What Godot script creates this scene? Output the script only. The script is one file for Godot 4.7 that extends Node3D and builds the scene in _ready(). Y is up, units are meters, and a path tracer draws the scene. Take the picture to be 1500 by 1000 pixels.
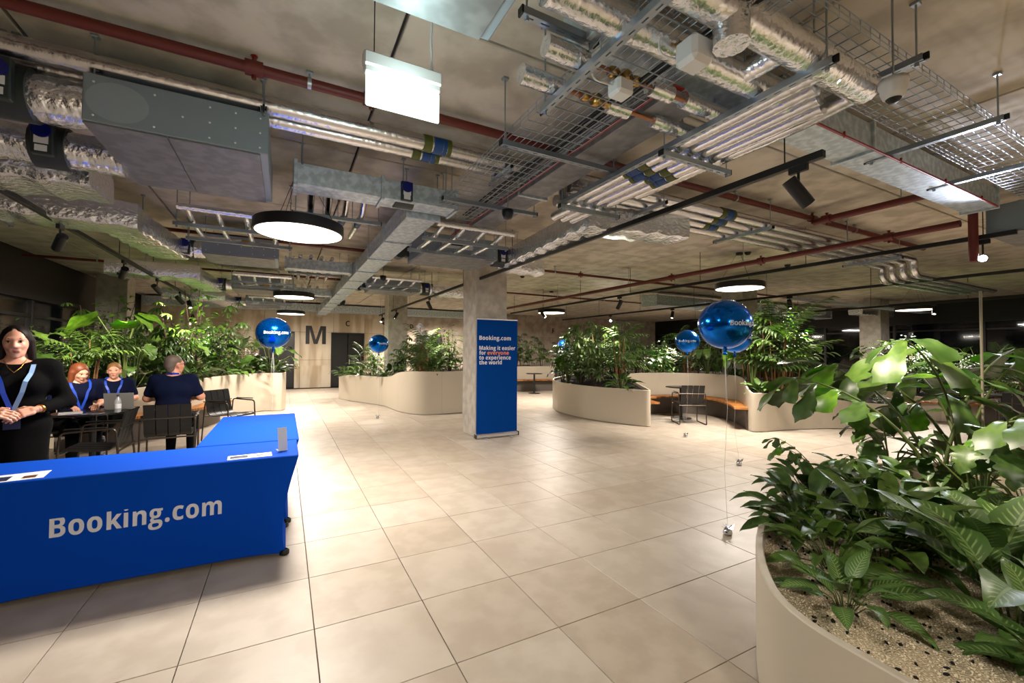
extends Node3D
# World: x = across, y = up, the hall runs towards -z. V(a, y, b) puts b metres down the hall.

var M := {}
var used := {}
var rng := RandomNumberGenerator.new()
const TOP := 3.4            # underside of the concrete slab

func V(a: float, y: float, b: float) -> Vector3:
	return Vector3(a, y, -b)

# ---------------------------------------------------------------- mesh builder
class MB:
	var v := PackedVector3Array()
	var n := PackedVector3Array()
	var uv := PackedVector2Array()
	var ix := PackedInt32Array()

	func quad(a: Vector3, b: Vector3, c: Vector3, d: Vector3) -> void:   # counter-clockwise seen from outside
		var nn := (c - a).cross(d - b)
		if nn.length_squared() < 1e-16:
			return
		nn = nn.normalized()
		var s := v.size()
		v.append_array([a, b, c, d])
		n.append_array([nn, nn, nn, nn])
		uv.append_array([Vector2(0, 1), Vector2(1, 1), Vector2(1, 0), Vector2(0, 0)])
		ix.append_array([s, s + 2, s + 1, s, s + 3, s + 2])

	func tri(a: Vector3, b: Vector3, c: Vector3) -> void:
		var nn := (b - a).cross(c - a)
		if nn.length_squared() < 1e-18:
			return
		nn = nn.normalized()
		var s := v.size()
		v.append_array([a, b, c])
		n.append_array([nn, nn, nn])
		uv.append_array([Vector2(0, 1), Vector2(1, 1), Vector2(1, 0)])
		ix.append_array([s, s + 2, s + 1])

	func box(c: Vector3, size: Vector3, ch := 0.0, bs := Basis.IDENTITY) -> void:
		var h := size * 0.5
		var e := minf(ch, minf(h.x, minf(h.y, h.z)) * 0.9)
		for ax in 3:
			var u := (ax + 1) % 3
			var w := (ax + 2) % 3
			for s: float in [-1.0, 1.0]:
				var q := []
				for k: Vector2 in [Vector2(-1, -1), Vector2(1, -1), Vector2(1, 1), Vector2(-1, 1)]:
					var p := Vector3.ZERO
					p[ax] = h[ax] * s
					p[u] = k.x * s * (h[u] - e)
					p[w] = k.y * (h[w] - e)
					q.append(c + bs * p)
				quad(q[0], q[1], q[2], q[3])
		if e <= 0.0:
			return
		for ax in 3:                       # the twelve chamfered edges
			var u := (ax + 1) % 3
			var w := (ax + 2) % 3
			for su: float in [-1.0, 1.0]:
				for sw: float in [-1.0, 1.0]:
					var a0 := Vector3.ZERO
					a0[u] = su * h[u]
					a0[w] = sw * (h[w] - e)
					var b0 := Vector3.ZERO
					b0[u] = su * (h[u] - e)
					b0[w] = sw * h[w]
					var d := Vector3.ZERO
					d[ax] = h[ax] - e
					if su * sw > 0.0:
						_q(c, bs, a0, b0, d)
					else:
						_q(c, bs, b0, a0, d)
		for sx: float in [-1.0, 1.0]:
			for sy: float in [-1.0, 1.0]:
				for sz: float in [-1.0, 1.0]:
					var p := c + bs * Vector3(sx * h.x, sy * (h.y - e), sz * (h.z - e))
					var q := c + bs * Vector3(sx * (h.x - e), sy * h.y, sz * (h.z - e))
					var r := c + bs * Vector3(sx * (h.x - e), sy * (h.y - e), sz * h.z)
					if sx * sy * sz > 0.0:
						tri(p, q, r)
					else:
						tri(p, r, q)

	func _q(c: Vector3, bs: Basis, a0: Vector3, b0: Vector3, d: Vector3) -> void:
		quad(c + bs * (a0 - d), c + bs * (b0 - d), c + bs * (b0 + d), c + bs * (a0 + d))

	# rows of points joined to one smooth surface; outside is (next column) x (next row)
	func surf(rows: Array, close_u := false, flip := false) -> void:
		var nr := rows.size()
		var nc: int = rows[0].size()
		var s := v.size()
		for r in nr:
			for c in nc:
				var l: Vector3 = rows[r][(c - 1 + nc) % nc if close_u else maxi(c - 1, 0)]
				var rr: Vector3 = rows[r][(c + 1) % nc if close_u else mini(c + 1, nc - 1)]
				var d: Vector3 = rows[maxi(r - 1, 0)][c]
				var u: Vector3 = rows[mini(r + 1, nr - 1)][c]
				var nn := (rr - l).cross(u - d)
				if nn.length_squared() < 1e-18:
					var r2 := mini(r + 1, nr - 1) if r == 0 else maxi(r - 1, 0)
					var l2: Vector3 = rows[r2][(c - 1 + nc) % nc if close_u else maxi(c - 1, 0)]
					var q2: Vector3 = rows[r2][(c + 1) % nc if close_u else mini(c + 1, nc - 1)]
					nn = (q2 - l2).cross(u - d)
				nn = nn.normalized()
				v.append(rows[r][c])
				n.append(-nn if flip else nn)
				uv.append(Vector2(float(c) / maxi(nc - 1, 1), float(r) / maxi(nr - 1, 1)))
		for r in nr - 1:
			for c in (nc if close_u else nc - 1):
				var a := s + r * nc + c
				var b := s + r * nc + (c + 1) % nc
				var d := a + nc
				var e := b + nc
				if flip:
					ix.append_array([a, b, e, a, e, d])
				else:
					ix.append_array([a, e, b, a, d, e])

	func ring(p: Vector3, ux: Vector3, uy: Vector3, r: float, k: int) -> PackedVector3Array:
		var o := PackedVector3Array()
		for i in k:
			var t := TAU * i / k
			o.append(p + ux * (cos(t) * r) + uy * (sin(t) * r))
		return o

	func tube(pts: Array, r, sides := 8, caps := true) -> void:
		var rows := []
		var up := Vector3.UP
		var m := pts.size()
		for i in m:
			var t: Vector3 = (pts[mini(i + 1, m - 1)] - pts[maxi(i - 1, 0)]).normalized()
			if absf(t.dot(up)) > 0.95:
				up = Vector3.RIGHT if absf(t.x) < 0.8 else Vector3.FORWARD
			var ux := up.cross(t).normalized()
			up = t.cross(ux).normalized()
			var f := 1.0
			if i > 0 and i < m - 1:
				var t0: Vector3 = (pts[i] - pts[i - 1]).normalized()
				f = 1.0 / maxf(0.6, t0.dot(t))
			rows.append(ring(pts[i], ux, up, (r[i] if r is Array else r) * f, sides))
		surf(rows, true)
		if caps:
			fan(rows[0], true)
			fan(rows[m - 1], false)

	func fan(poly, flip := false) -> void:
		for i in range(1, poly.size() - 1):
			if flip:
				tri(poly[0], poly[i + 1], poly[i])
			else:
				tri(poly[0], poly[i], poly[i + 1])

	# profile: [radius, height] from bottom to top
	func lathe(at: Vector3, prof: Array, seg := 16, bs := Basis.IDENTITY) -> void:
		var rows := []
		for p in prof:
			var o := PackedVector3Array()
			for i in seg:
				var t := -TAU * i / seg
				o.append(at + bs * Vector3(cos(t) * p[0], p[1], sin(t) * p[0]))
			rows.append(o)
		surf(rows, true)

	func cyl(a: Vector3, b: Vector3, r: float, sides := 12) -> void:
		tube([a, b], r, sides, true)

	func merge(o: MB, t := Transform3D.IDENTITY) -> void:
		var s := v.size()
		for i in o.v.size():
			v.append(t * o.v[i])
			n.append((t.basis * o.n[i]).normalized())
		uv.append_array(o.uv)
		for i in o.ix:
			ix.append(i + s)

	func mesh() -> ArrayMesh:
		var a := []
		a.resize(Mesh.ARRAY_MAX)
		a[Mesh.ARRAY_VERTEX] = v
		a[Mesh.ARRAY_NORMAL] = n
		a[Mesh.ARRAY_TEX_UV] = uv
		a[Mesh.ARRAY_INDEX] = ix
		var m := ArrayMesh.new()
		m.add_surface_from_arrays(Mesh.PRIMITIVE_TRIANGLES, a)
		return m

# ---------------------------------------------------------------- scene tree
func numbered(s: String) -> String:
	var k: int = used.get(s, 0)
	used[s] = k + 1
	return s if k == 0 else "%s_%03d" % [s, k]

func tag(o: Node, label: String, category: String, group := "") -> Node:
	o.set_meta("label", label)
	o.set_meta("category", category)
	if group:
		o.set_meta("group", group)
	return o

func thing(called: String, label: String, category: String, group := "", at := Vector3.ZERO, turn := 0.0) -> Node3D:
	var o := Node3D.new()
	o.name = numbered(called)
	add_child(o)
	o.position = at
	o.rotation.y = turn
	tag(o, label, category, group)
	return o

func inst(called: String, mesh: Mesh, m: Material, parent: Node, xf := Transform3D.IDENTITY) -> MeshInstance3D:
	var o := MeshInstance3D.new()
	o.mesh = mesh
	o.material_override = m
	o.name = numbered(called) if parent == self else called
	o.transform = xf
	parent.add_child(o, true)
	return o

func part(parent: Node, called: String, mb: MB, m: Material) -> MeshInstance3D:
	return inst(called, mb.mesh(), m, parent)

func struct(called: String, mb: MB, m: Material, label := "", category := "") -> MeshInstance3D:
	var o := inst(called, mb.mesh(), m, self)
	o.set_meta("kind", "structure")
	if label:
		o.set_meta("label", label)
	if category:
		o.set_meta("category", category)
	return o

func copy(src: Node3D, at: Vector3, turn := 0.0, label := "") -> Node3D:
	var c: Node3D = src.duplicate()
	var base := String(src.name)
	if base.length() > 4 and base.substr(base.length() - 4, 1) == "_" and base.substr(base.length() - 3).is_valid_int():
		base = base.substr(0, base.length() - 4)
	c.name = numbered(base)
	add_child(c)
	c.position = at
	c.rotation.y = turn
	if label:
		c.set_meta("label", label)
	return c

func bxm(size: Vector3, ch := 0.0, at := Vector3.ZERO) -> MB:
	var m := MB.new()
	m.box(at, size, ch)
	return m

func tubm(pts: Array, r, sides := 10) -> MB:
	var m := MB.new()
	m.tube(pts, r, sides)
	return m

# ---------------------------------------------------------------- materials
func noise_tex(c0: Color, c1: Color, freq: float, oct: int, sd: int, lo := 0.25, hi := 0.75, size := 256, stretch := Vector2.ONE) -> ImageTexture:
	var f := FastNoiseLite.new()
	f.seed = sd
	f.noise_type = FastNoiseLite.TYPE_SIMPLEX_SMOOTH
	f.frequency = freq
	f.fractal_octaves = oct
	var src := f.get_seamless_image(int(size * stretch.x), int(size * stretch.y))
	src.resize(size, size)
	var img := Image.create(size, size, true, Image.FORMAT_RGB8)
	for y in size:
		for x in size:
			img.set_pixel(x, y, c0.lerp(c1, smoothstep(lo, hi, src.get_pixel(x, y).r)))
	img.generate_mipmaps()
	return ImageTexture.create_from_image(img)

func normal_tex(freq: float, oct: int, sd: int, strength: float, size := 256, cellular := false) -> ImageTexture:
	var f := FastNoiseLite.new()
	f.seed = sd
	f.noise_type = FastNoiseLite.TYPE_CELLULAR if cellular else FastNoiseLite.TYPE_SIMPLEX_SMOOTH
	f.frequency = freq
	f.fractal_octaves = oct
	var src := f.get_seamless_image(size, size)
	src.convert(Image.FORMAT_RGBA8)
	src.bump_map_to_normal_map(strength)
	src.generate_mipmaps()
	return ImageTexture.create_from_image(src)

func mat(key: String, c: Color, rough := 0.6, metal := 0.0, o := {}) -> StandardMaterial3D:
	var m := StandardMaterial3D.new()
	m.resource_name = key
	m.albedo_color = c
	m.roughness = rough
	m.metallic = metal
	if o.has("tex"):
		m.albedo_texture = o.tex
	if o.has("nrm"):
		m.normal_enabled = true
		m.normal_texture = o.nrm
		m.normal_scale = o.get("ns", 1.0)
	if o.has("tri"):
		m.uv1_triplanar = true
		m.uv1_world_triplanar = o.get("world", false)
		m.uv1_scale = Vector3.ONE * float(o.tri) if not o.tri is Vector3 else o.tri
	if o.has("back"):
		m.backlight_enabled = true
		m.backlight = o.back
	if o.has("emit"):
		m.emission_enabled = true
		m.emission = o.emit
		m.emission_energy_multiplier = o.get("power", 1.0)
	if o.has("coat"):
		m.clearcoat_enabled = true
		m.clearcoat = o.coat
		m.clearcoat_roughness = 0.1
	if o.has("rim"):
		m.rim_enabled = true
		m.rim = o.rim
	if o.has("alpha"):
		m.transparency = BaseMaterial3D.TRANSPARENCY_ALPHA
		m.albedo_color.a = o.alpha
	m.cull_mode = BaseMaterial3D.CULL_DISABLED if o.get("two", false) else BaseMaterial3D.CULL_BACK
	M[key] = m
	return m

func gray(v: float) -> Color:
	return Color(v, v, v)

func make_materials() -> void:
	# setting
	var conc := noise_tex(Color(0.86, 0.84, 0.81), Color(1.0, 0.99, 0.97), 0.012, 5, 3, 0.2, 0.75, 512)
	mat("ceiling_concrete", Color(0.76, 0.735, 0.69), 0.85, 0.0, {tex = conc, tri = 0.33, world = true, nrm = normal_tex(0.05, 4, 8, 2.0), ns = 0.25})
	mat("ceiling_concrete_b", Color(0.775, 0.745, 0.695), 0.85, 0.0, {tex = conc, tri = 0.29, world = true})
	mat("ceiling_concrete_c", Color(0.745, 0.725, 0.685), 0.85, 0.0, {tex = conc, tri = 0.37, world = true})
	mat("column_concrete", Color(0.72, 0.70, 0.66), 0.8, 0.0, {tex = noise_tex(Color(0.90, 0.89, 0.88), Color(1, 1, 1), 0.02, 5, 21, 0.2, 0.8), tri = 0.8, world = true})
	mat("joint", Color(0.16, 0.145, 0.125), 0.9)
	mat("grout", Color(0.30, 0.26, 0.22), 0.9)
	var tile := noise_tex(Color(0.945, 0.935, 0.92), Color(1.0, 1.0, 0.995), 0.012, 5, 5, 0.2, 0.8, 512, Vector2(1, 1))
	var tn := [Color(0.73, 0.685, 0.63), Color(0.72, 0.672, 0.615), Color(0.74, 0.698, 0.645), Color(0.71, 0.66, 0.60)]
	for i in 4:
		mat("tile%d" % i, tn[i], 0.42, 0.0, {tex = tile, tri = 0.45 + 0.06 * i, world = true})
	var ply := noise_tex(Color(0.84, 0.80, 0.74), Color(1, 1, 1), 0.012, 4, 15, 0.2, 0.8, 256, Vector2(1, 0.15))
	mat("wall_panel", Color(0.78, 0.73, 0.65), 0.6, 0.0, {tex = ply, tri = 0.5, world = true})
	mat("wall_panel_b", Color(0.765, 0.715, 0.635), 0.6, 0.0, {tex = ply, tri = 0.45, world = true})
	mat("wall_pale", Color(0.72, 0.675, 0.635), 0.75, 0.0, {tex = conc, tri = 0.3, world = true})
	mat("dark_metal", Color(0.045, 0.045, 0.05), 0.45)
	mat("door_dark", Color(0.10, 0.098, 0.10), 0.35, 0.2)
	mat("black", Color(0.022, 0.022, 0.023), 0.5)
	mat("letter", Color(0.025, 0.028, 0.035), 0.5)
	mat("night_glass", Color(0.02, 0.025, 0.03), 0.05, 0.0, {alpha = 0.35})
	# services
	var crk := normal_tex(0.035, 4, 31, 9.0, 256)
	mat("foil", Color(0.92, 0.93, 0.95), 0.24, 0.95, {nrm = normal_tex(0.03, 5, 33, 12.0, 256), ns = 0.34, tri = 2.6})
	mat("foil_smooth", Color(0.84, 0.84, 0.85), 0.27, 1.0, {nrm = crk, ns = 0.16, tri = 1.6})
	mat("foil_wrinkled", Color(0.93, 0.95, 0.98), 0.25, 0.95, {nrm = normal_tex(0.025, 5, 77, 12.0, 256), ns = 0.45, tri = 2.2})
	mat("galvanised", Color(0.78, 0.83, 0.86), 0.42, 0.55, {tex = noise_tex(Color(0.85, 0.86, 0.87), Color(1, 1, 1), 0.03, 3, 40), tri = 1.5})
	mat("galvanised_dull", Color(0.52, 0.525, 0.535), 0.5, 0.4, {tex = noise_tex(Color(0.88, 0.88, 0.88), Color(1, 1, 1), 0.02, 3, 41), tri = 1.2})
	mat("unit_steel", Color(0.52, 0.57, 0.61), 0.45, 0.25)
	mat("unit_oval", Color(0.58, 0.63, 0.67), 0.42, 0.25)
	mat("zinc", Color(0.62, 0.66, 0.70), 0.35, 0.9)
	mat("red_pipe", Color(0.36, 0.10, 0.065), 0.5)
	mat("red_bright", Color(0.55, 0.05, 0.045), 0.45)
	mat("brass", Color(0.70, 0.57, 0.33), 0.3, 1.0)
	mat("copper", Color(0.70, 0.49, 0.37), 0.35, 0.9)
	mat("band_blue", Color(0.02, 0.25, 0.48), 0.5)
	mat("band_green", Color(0.30, 0.33, 0.08), 0.5)
	mat("damper_blue", Color(0.02, 0.07, 0.42), 0.35)
	mat("damper_case", Color(0.20, 0.23, 0.23), 0.5, 0.3)
	mat("white_plastic", Color(0.83, 0.83, 0.83), 0.4)
	mat("paper", Color(0.86, 0.86, 0.87), 0.6)
	mat("cable_black", Color(0.03, 0.03, 0.035), 0.6)
	mat("lamp_grey", Color(0.11, 0.11, 0.115), 0.45)
	mat("disc_glow", Color(0.9, 0.9, 0.9), 0.5, 0.0, {emit = Color(1.0, 0.93, 0.83), power = 5.0})
	mat("spot_glow", Color(0.9, 0.9, 0.9), 0.5, 0.0, {emit = Color(1.0, 0.93, 0.85), power = 12.0})
	mat("flare_glow", Color(0.9, 0.9, 0.9), 0.5, 0.0, {emit = Color(0.93, 0.93, 1.0), power = 60.0})
	mat("sign_glow", Color(0.9, 0.95, 0.95), 0.5, 0.0, {emit = Color(0.90, 1.0, 0.98), power = 1.7})
	mat("sign_mark", Color(0.75, 0.9, 0.85), 0.5, 0.0, {emit = Color(0.80, 1.0, 0.90), power = 1.0})
	mat("reflection_glow", Color(0.5, 0.6, 0.65), 0.5, 0.0, {emit = Color(0.55, 0.82, 0.95), power = 1.2})  # glow standing in for lights reflected in the left glass front
	# furniture
	mat("planter", Color(0.725, 0.685, 0.615), 0.45)
	mat("kick", Color(0.38, 0.35, 0.32), 0.7)
	mat("wood", Color(0.72, 0.47, 0.22), 0.5, 0.0, {tex = noise_tex(Color(0.75, 0.72, 0.68), Color(1, 1, 1), 0.02, 4, 60, 0.2, 0.8, 128, Vector2(1, 0.1)), tri = 2.0})
	mat("soil", Color(0.13, 0.10, 0.085), 0.95, 0.0, {tex = noise_tex(Color(0.4, 0.38, 0.36), Color(1.6, 1.5, 1.4), 0.06, 5, 61), tri = 2.0, nrm = normal_tex(0.08, 4, 62, 8.0), ns = 0.8})
	mat("sand", Color(0.85, 0.79, 0.67), 0.95, 0.0, {tex = noise_tex(Color(0.78, 0.75, 0.7), Color(1, 1, 1), 0.12, 4, 63), tri = 3.0, nrm = normal_tex(0.15, 3, 64, 8.0), ns = 0.7})
	mat("grain", Color(0.89, 0.84, 0.73), 0.9)
	mat("mulch", Color(0.065, 0.05, 0.042), 0.95)
	mat("blue_cloth", Color(0.0, 0.255, 0.68), 0.8).metallic_specular = 0.2
	mat("blue_banner", Color(0.0, 0.215, 0.50), 0.7).metallic_specular = 0.15
	mat("print_white", Color(0.82, 0.83, 0.86), 0.6)
	mat("print_orange", Color(0.90, 0.50, 0.22), 0.6)
	mat("print_blue", Color(0.02, 0.06, 0.22), 0.6)
	mat("print_grey", Color(0.35, 0.35, 0.38), 0.6)
	mat("alu", Color(0.80, 0.80, 0.82), 0.3, 0.9)
	mat("clear", Color(0.9, 0.93, 0.95), 0.05, 0.0, {alpha = 0.22})
	mat("balloon", Color(0.0, 0.40, 0.80), 0.16, 0.85, {nrm = normal_tex(0.02, 3, 90, 3.0), ns = 0.12, tri = 1.5})
	mat("string", Color(0.85, 0.85, 0.85), 0.5, 0.0)
	mat("weight_foil", Color(0.85, 0.85, 0.87), 0.2, 1.0)
	mat("chair_black", Color(0.03, 0.03, 0.031), 0.5)
	mat("chair_frame", Color(0.34, 0.31, 0.28), 0.3, 0.9)
	mat("table_black", Color(0.03, 0.03, 0.032), 0.35)
	# people
	mat("skin", Color(0.80, 0.56, 0.45), 0.5, 0.0)
	mat("skin_pale", Color(0.82, 0.60, 0.50), 0.5, 0.0)
	mat("hair_dark", Color(0.10, 0.062, 0.047), 0.55, 0.0, {tex = noise_tex(Color(0.55, 0.5, 0.45), Color(1, 1, 1), 0.06, 3, 66, 0.2, 0.8, 128, Vector2(1, 0.06)), tri = 6.0}).metallic_specular = 0.3
	mat("hair_red", Color(0.42, 0.21, 0.10), 0.5)
	mat("hair_blond", Color(0.50, 0.36, 0.20), 0.5)
	mat("hair_grey", Color(0.38, 0.33, 0.29), 0.6)
	mat("dress_black", Color(0.03, 0.029, 0.03), 0.9).metallic_specular = 0.2
	mat("navy", Color(0.05, 0.075, 0.17), 0.9).metallic_specular = 0.2
	mat("trouser", Color(0.04, 0.043, 0.055), 0.9).metallic_specular = 0.2
	mat("shoe", Color(0.25, 0.26, 0.29), 0.6)
	mat("lanyard", Color(0.03, 0.25, 0.72), 0.5)
	mat("lanyard_pale", Color(0.55, 0.68, 0.85), 0.5)
	mat("lips", Color(0.55, 0.24, 0.21), 0.45)
	mat("eye_white", Color(0.8, 0.79, 0.77), 0.3)
	mat("eye_dark", Color(0.03, 0.025, 0.02), 0.2)
	mat("gold", Color(0.8, 0.6, 0.3), 0.3, 1.0)
	mat("laptop", Color(0.68, 0.67, 0.65), 0.4, 0.5)
	mat("bottle_plastic", Color(0.9, 0.92, 0.93), 0.08, 0.0, {alpha = 0.3})
	mat("cap_purple", Color(0.12, 0.06, 0.3), 0.4)
	# plants
	var lf := noise_tex(Color(0.72, 0.80, 0.66), Color(1, 1, 1), 0.02, 4, 71, 0.2, 0.8, 128)
	mat("leaf_dark", Color(0.26, 0.36, 0.15), 0.4, 0.0, {tex = lf, tri = 4.0, back = Color(0.10, 0.26, 0.03), two = true})
	mat("leaf_mid", Color(0.34, 0.44, 0.17), 0.42, 0.0, {tex = lf, tri = 4.0, back = Color(0.18, 0.42, 0.04), two = true})
	mat("leaf_bright", Color(0.42, 0.58, 0.16), 0.36, 0.0, {tex = lf, tri = 4.0, back = Color(0.36, 0.72, 0.05), two = true})
	mat("leaf_grey", Color(0.38, 0.44, 0.30), 0.4, 0.0, {tex = lf, tri = 4.0, back = Color(0.16, 0.28, 0.08), two = true})
	mat("leaf_lime", Color(0.52, 0.58, 0.24), 0.45, 0.0, {tex = lf, tri = 4.0, back = Color(0.4, 0.5, 0.1), two = true})
	mat("leaf_striped", Color(1, 1, 1), 0.45, 0.0, {tex = striped_leaf(), back = Color(0.12, 0.25, 0.06), two = true})
	mat("petal", Color(0.88, 0.88, 0.90), 0.5, 0.0, {back = Color(0.4, 0.4, 0.42), two = true})
	mat("stem", Color(0.30, 0.36, 0.14), 0.6)
	mat("stake_grey", Color(0.47, 0.44, 0.36), 0.7)
	mat("cane", Color(0.52, 0.36, 0.20), 0.6)
	mat("bark", Color(0.20, 0.14, 0.09), 0.8)

# a leaf blade with pale bands beside the midrib, as on the variegated plants
func striped_leaf() -> ImageTexture:
	var f := FastNoiseLite.new()
	f.seed = 5
	f.frequency = 0.03
	var img := Image.create(64, 256, true, Image.FORMAT_RGB8)
	var dk := Color(0.29, 0.41, 0.18)
	var pl := Color(0.62, 0.70, 0.44)
	for y in 256:
		for x in 64:
			var s := absf(x - 31.5) / 31.5
			var w := fposmod(y / 256.0 * 13.0 - s * 2.2, 1.0)
			var k := smoothstep(0.62, 0.85, w) * smoothstep(0.05, 0.15, s) * (1.0 - smoothstep(0.45, 0.8, s + 0.25 * f.get_noise_2d(x * 2.0, y)))
			if s < 0.05:
				k = 0.7
			img.set_pixel(x, y, dk.lerp(pl, k * 0.8))
	img.generate_mipmaps()
	return ImageTexture.create_from_image(img)

# ---------------------------------------------------------------- camera, light, exposure
func make_camera() -> void:
	var c := Camera3D.new()
	c.name = "camera"
	c.position = Vector3(0, 1.524, 0)
	c.rotation = Vector3(0.0233, -0.4866, 0.0065)
	c.fov = rad_to_deg(2.0 * atan(500.0 / 630.27))
	c.near = 0.05
	c.far = 200.0
	add_child(c)
	c.current = true
	var e := Environment.new()
	e.background_mode = Environment.BG_COLOR
	e.background_color = Color(0.012, 0.014, 0.02)
	e.tonemap_mode = Environment.TONE_MAPPER_LINEAR
	e.tonemap_exposure = 1.0
	e.sdfgi_enabled = true
	e.ssao_enabled = true
	e.ssil_enabled = true
	var w := WorldEnvironment.new()
	w.environment = e
	w.name = "environment"
	add_child(w)

const DISC_E := 23.0       # each disc pendant
const SPOT_E := 14.0       # each track spot

func disc_light(p: Node3D, size: float, energy: float) -> void:
	var l := AreaLight3D.new()
	l.name = "light"
	l.area_size = Vector2(size, size)
	l.light_color = Color(1.0, 0.955, 0.905)
	l.light_energy = energy
	l.area_range = 40.0
	l.area_attenuation = 2.0
	l.shadow_enabled = true
	l.position = Vector3(0, -0.012, 0)
	l.rotation.x = -PI / 2
	p.add_child(l, true)

# ---------------------------------------------------------------- the hall
const WL := -4.45
const WR := 20.2
const BB := 19.3
const BF := -6.5

func make_shell() -> void:
	var cx := (WL + WR) / 2
	var cb := (BB + BF) / 2
	var size := Vector3(WR - WL + 0.8, 0.2, BB - BF + 0.8)
	# floor: grout bed, then tiles of 0.6 m
	var fl := struct("floor", bxm(size, 0, V(cx, -0.118, cb)), M.grout)
	var tm := bxm(Vector3(0.5955, 0.018, 0.5955), 0.0015, Vector3(0, -0.009, 0)).mesh()
	var cam := Vector3(0, 1.524, 0)
	var fw := Vector3(sin(0.4866), 0, -cos(0.4866))
	var rt := Vector3(cos(0.4866), 0, sin(0.4866))
	var cand := []
	for i in range(-8, 34):
		for j in range(-16, 27):
			var p := V(0.1704 + 0.6 * (i + 0.5), 0, 3.2122 + 0.6 * (j + 0.5))
			if p.x < WL + 0.3 or p.x > WR - 0.3 or -p.z > BB - 0.3 or -p.z < BF + 0.3:
				continue
			var q := p - cam
			var d := q.dot(fw)
			var seen := d > 1.2 and absf(q.dot(rt)) < d * 1.19 + 0.5
			if p.x > 1.9 and -p.z < 1.5 and -p.z < p.x * 0.6:       # under the near planter
				seen = false
			cand.append([d if seen else 1e3 + q.length(), p, i, j])
	cand.sort_custom(func(x, y): return x[0] < y[0])
	rng.seed = 11
	var rest := MB.new()
	for k in cand.size():
		var c: Array = cand[k]
		var m := rng.randi() % 4
		if k < 300:
			inst("tile", tm, M["tile%d" % m], fl, Transform3D(Basis.IDENTITY, c[1] + Vector3(0, rng.randf_range(-0.0006, 0.0006), 0)))
		else:
			rest.box(c[1] + Vector3(0, -0.009, 0), Vector3(0.5955, 0.018, 0.5955))
	part(fl, "far_tiles", rest, M.tile0).set_meta("kind", "stuff")
	# ceiling: slab, then cast panels with open joints between them
	var ce := struct("ceiling", bxm(size, 0, V(cx, TOP + 0.14, cb)), M.joint)
	var i0 := -3
	for i in range(i0, 11):
		for j in range(-5, 10):
			var a0 := maxf(0.58 + 1.99 * i, WL)
			var a1 := minf(0.58 + 1.99 * (i + 1), WR)
			var b0 := maxf(2.34 + 1.97 * j, BF)
			var b1 := minf(2.34 + 1.97 * (j + 1), BB)
			if a1 - a0 < 0.1 or b1 - b0 < 0.1:
				continue
			part(ce, "panel", bxm(Vector3(a1 - a0 - 0.022, 0.04, b1 - b0 - 0.022), 0.006, V((a0 + a1) / 2, TOP + 0.02, (b0 + b1) / 2)), M[["ceiling_concrete", "ceiling_concrete_b", "ceiling_concrete_c"][(i * 7 + j * 3 + 30) % 3]])
	# far wall with its doors: backing, panels, lettering
	var wb := MB.new()
	wb.box(V(cx, TOP / 2, BB + 0.2), Vector3(WR - WL + 0.8, TOP, 0.3))
	var wall := struct("wall_back", wb, M.joint)
	var doors := [[-0.85, 0.36, 2.23], [1.72, 3.02, 2.26], [5.3, 6.5, 2.2]]
	var xs := [WL]
	while xs[-1] < WR - 0.5:
		xs.append(xs[-1] + 1.25)
	xs[-1] = WR
	for i in xs.size() - 1:
		for row in [[0.0, 1.13], [1.13, 2.26], [2.26, 3.4]]:
			var segs := [[xs[i], xs[i + 1]]]
			for d in doors:
				if row[0] < d[2] - 0.1:
					var out := []
					for s in segs:
						if d[1] <= s[0] or d[0] >= s[1]:
							out.append(s)
						else:
							if d[0] > s[0] + 0.02:
								out.append([s[0], d[0]])
							if d[1] < s[1] - 0.02:
								out.append([d[1], s[1]])
					segs = out
			for s in segs:
				var pale: bool = s[0] > 3.9
				part(wall, "panel", bxm(Vector3(s[1] - s[0] - 0.008, row[1] - row[0] - 0.008, 0.05), 0.003, V((s[0] + s[1]) / 2, (row[0] + row[1]) / 2, BB + 0.025)), M.wall_pale if pale else M[["wall_panel", "wall_panel_b"][i % 2]])
	for k in doors.size():
		var d: Array = doors[k]
		var w: float = d[1] - d[0]
		var fr := MB.new()
		for s: float in [0.0, 1.0]:
			fr.box(V(lerpf(d[0] + 0.02, d[1] - 0.02, s), d[2] / 2, BB + 0.0), Vector3(0.04, d[2], 0.12), 0.004)
		fr.box(V((d[0] + d[1]) / 2, d[2] - 0.02, BB), Vector3(w - 0.08, 0.04, 0.12), 0.004)
		var door := struct("door_%d" % (k + 1), fr, M.dark_metal)
		for s: float in [-1.0, 1.0]:
			part(door, "leaf_panel", bxm(Vector3(w / 2 - 0.045, d[2] - 0.05, 0.045), 0.004, V((d[0] + d[1]) / 2 + s * (w / 4 - 0.01), d[2] / 2 - 0.015, BB + 0.02)), M.door_dark)
		part(door.get_child(0), "handle", tubm([V((d[0] + d[1]) / 2 + 0.06, 0.95, BB - 0.05), V((d[0] + d[1]) / 2 + 0.06, 1.15, BB - 0.05)], 0.012, 8), M.alu)
	# left glass front: dark head, mullions, panes
	var lw := MB.new()
	lw.box(V(WL - 0.2, 2.95, cb), Vector3(0.4, 0.9, BB - BF + 0.8))
	lw.box(V(WL - 0.2, 0.1, cb), Vector3(0.4, 0.2, BB - BF + 0.8))
	var left := struct("wall_left", lw, M.dark_metal)
	var rw := MB.new()
	rw.box(V(WR + 0.2, 3.0, cb), Vector3(0.4, 0.8, BB - BF + 0.8))
	rw.box(V(WR + 0.2, 0.45, cb), Vector3(0.4, 0.9, BB - BF + 0.8))
	var right := struct("wall_right", rw, M.dark_metal)
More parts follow.
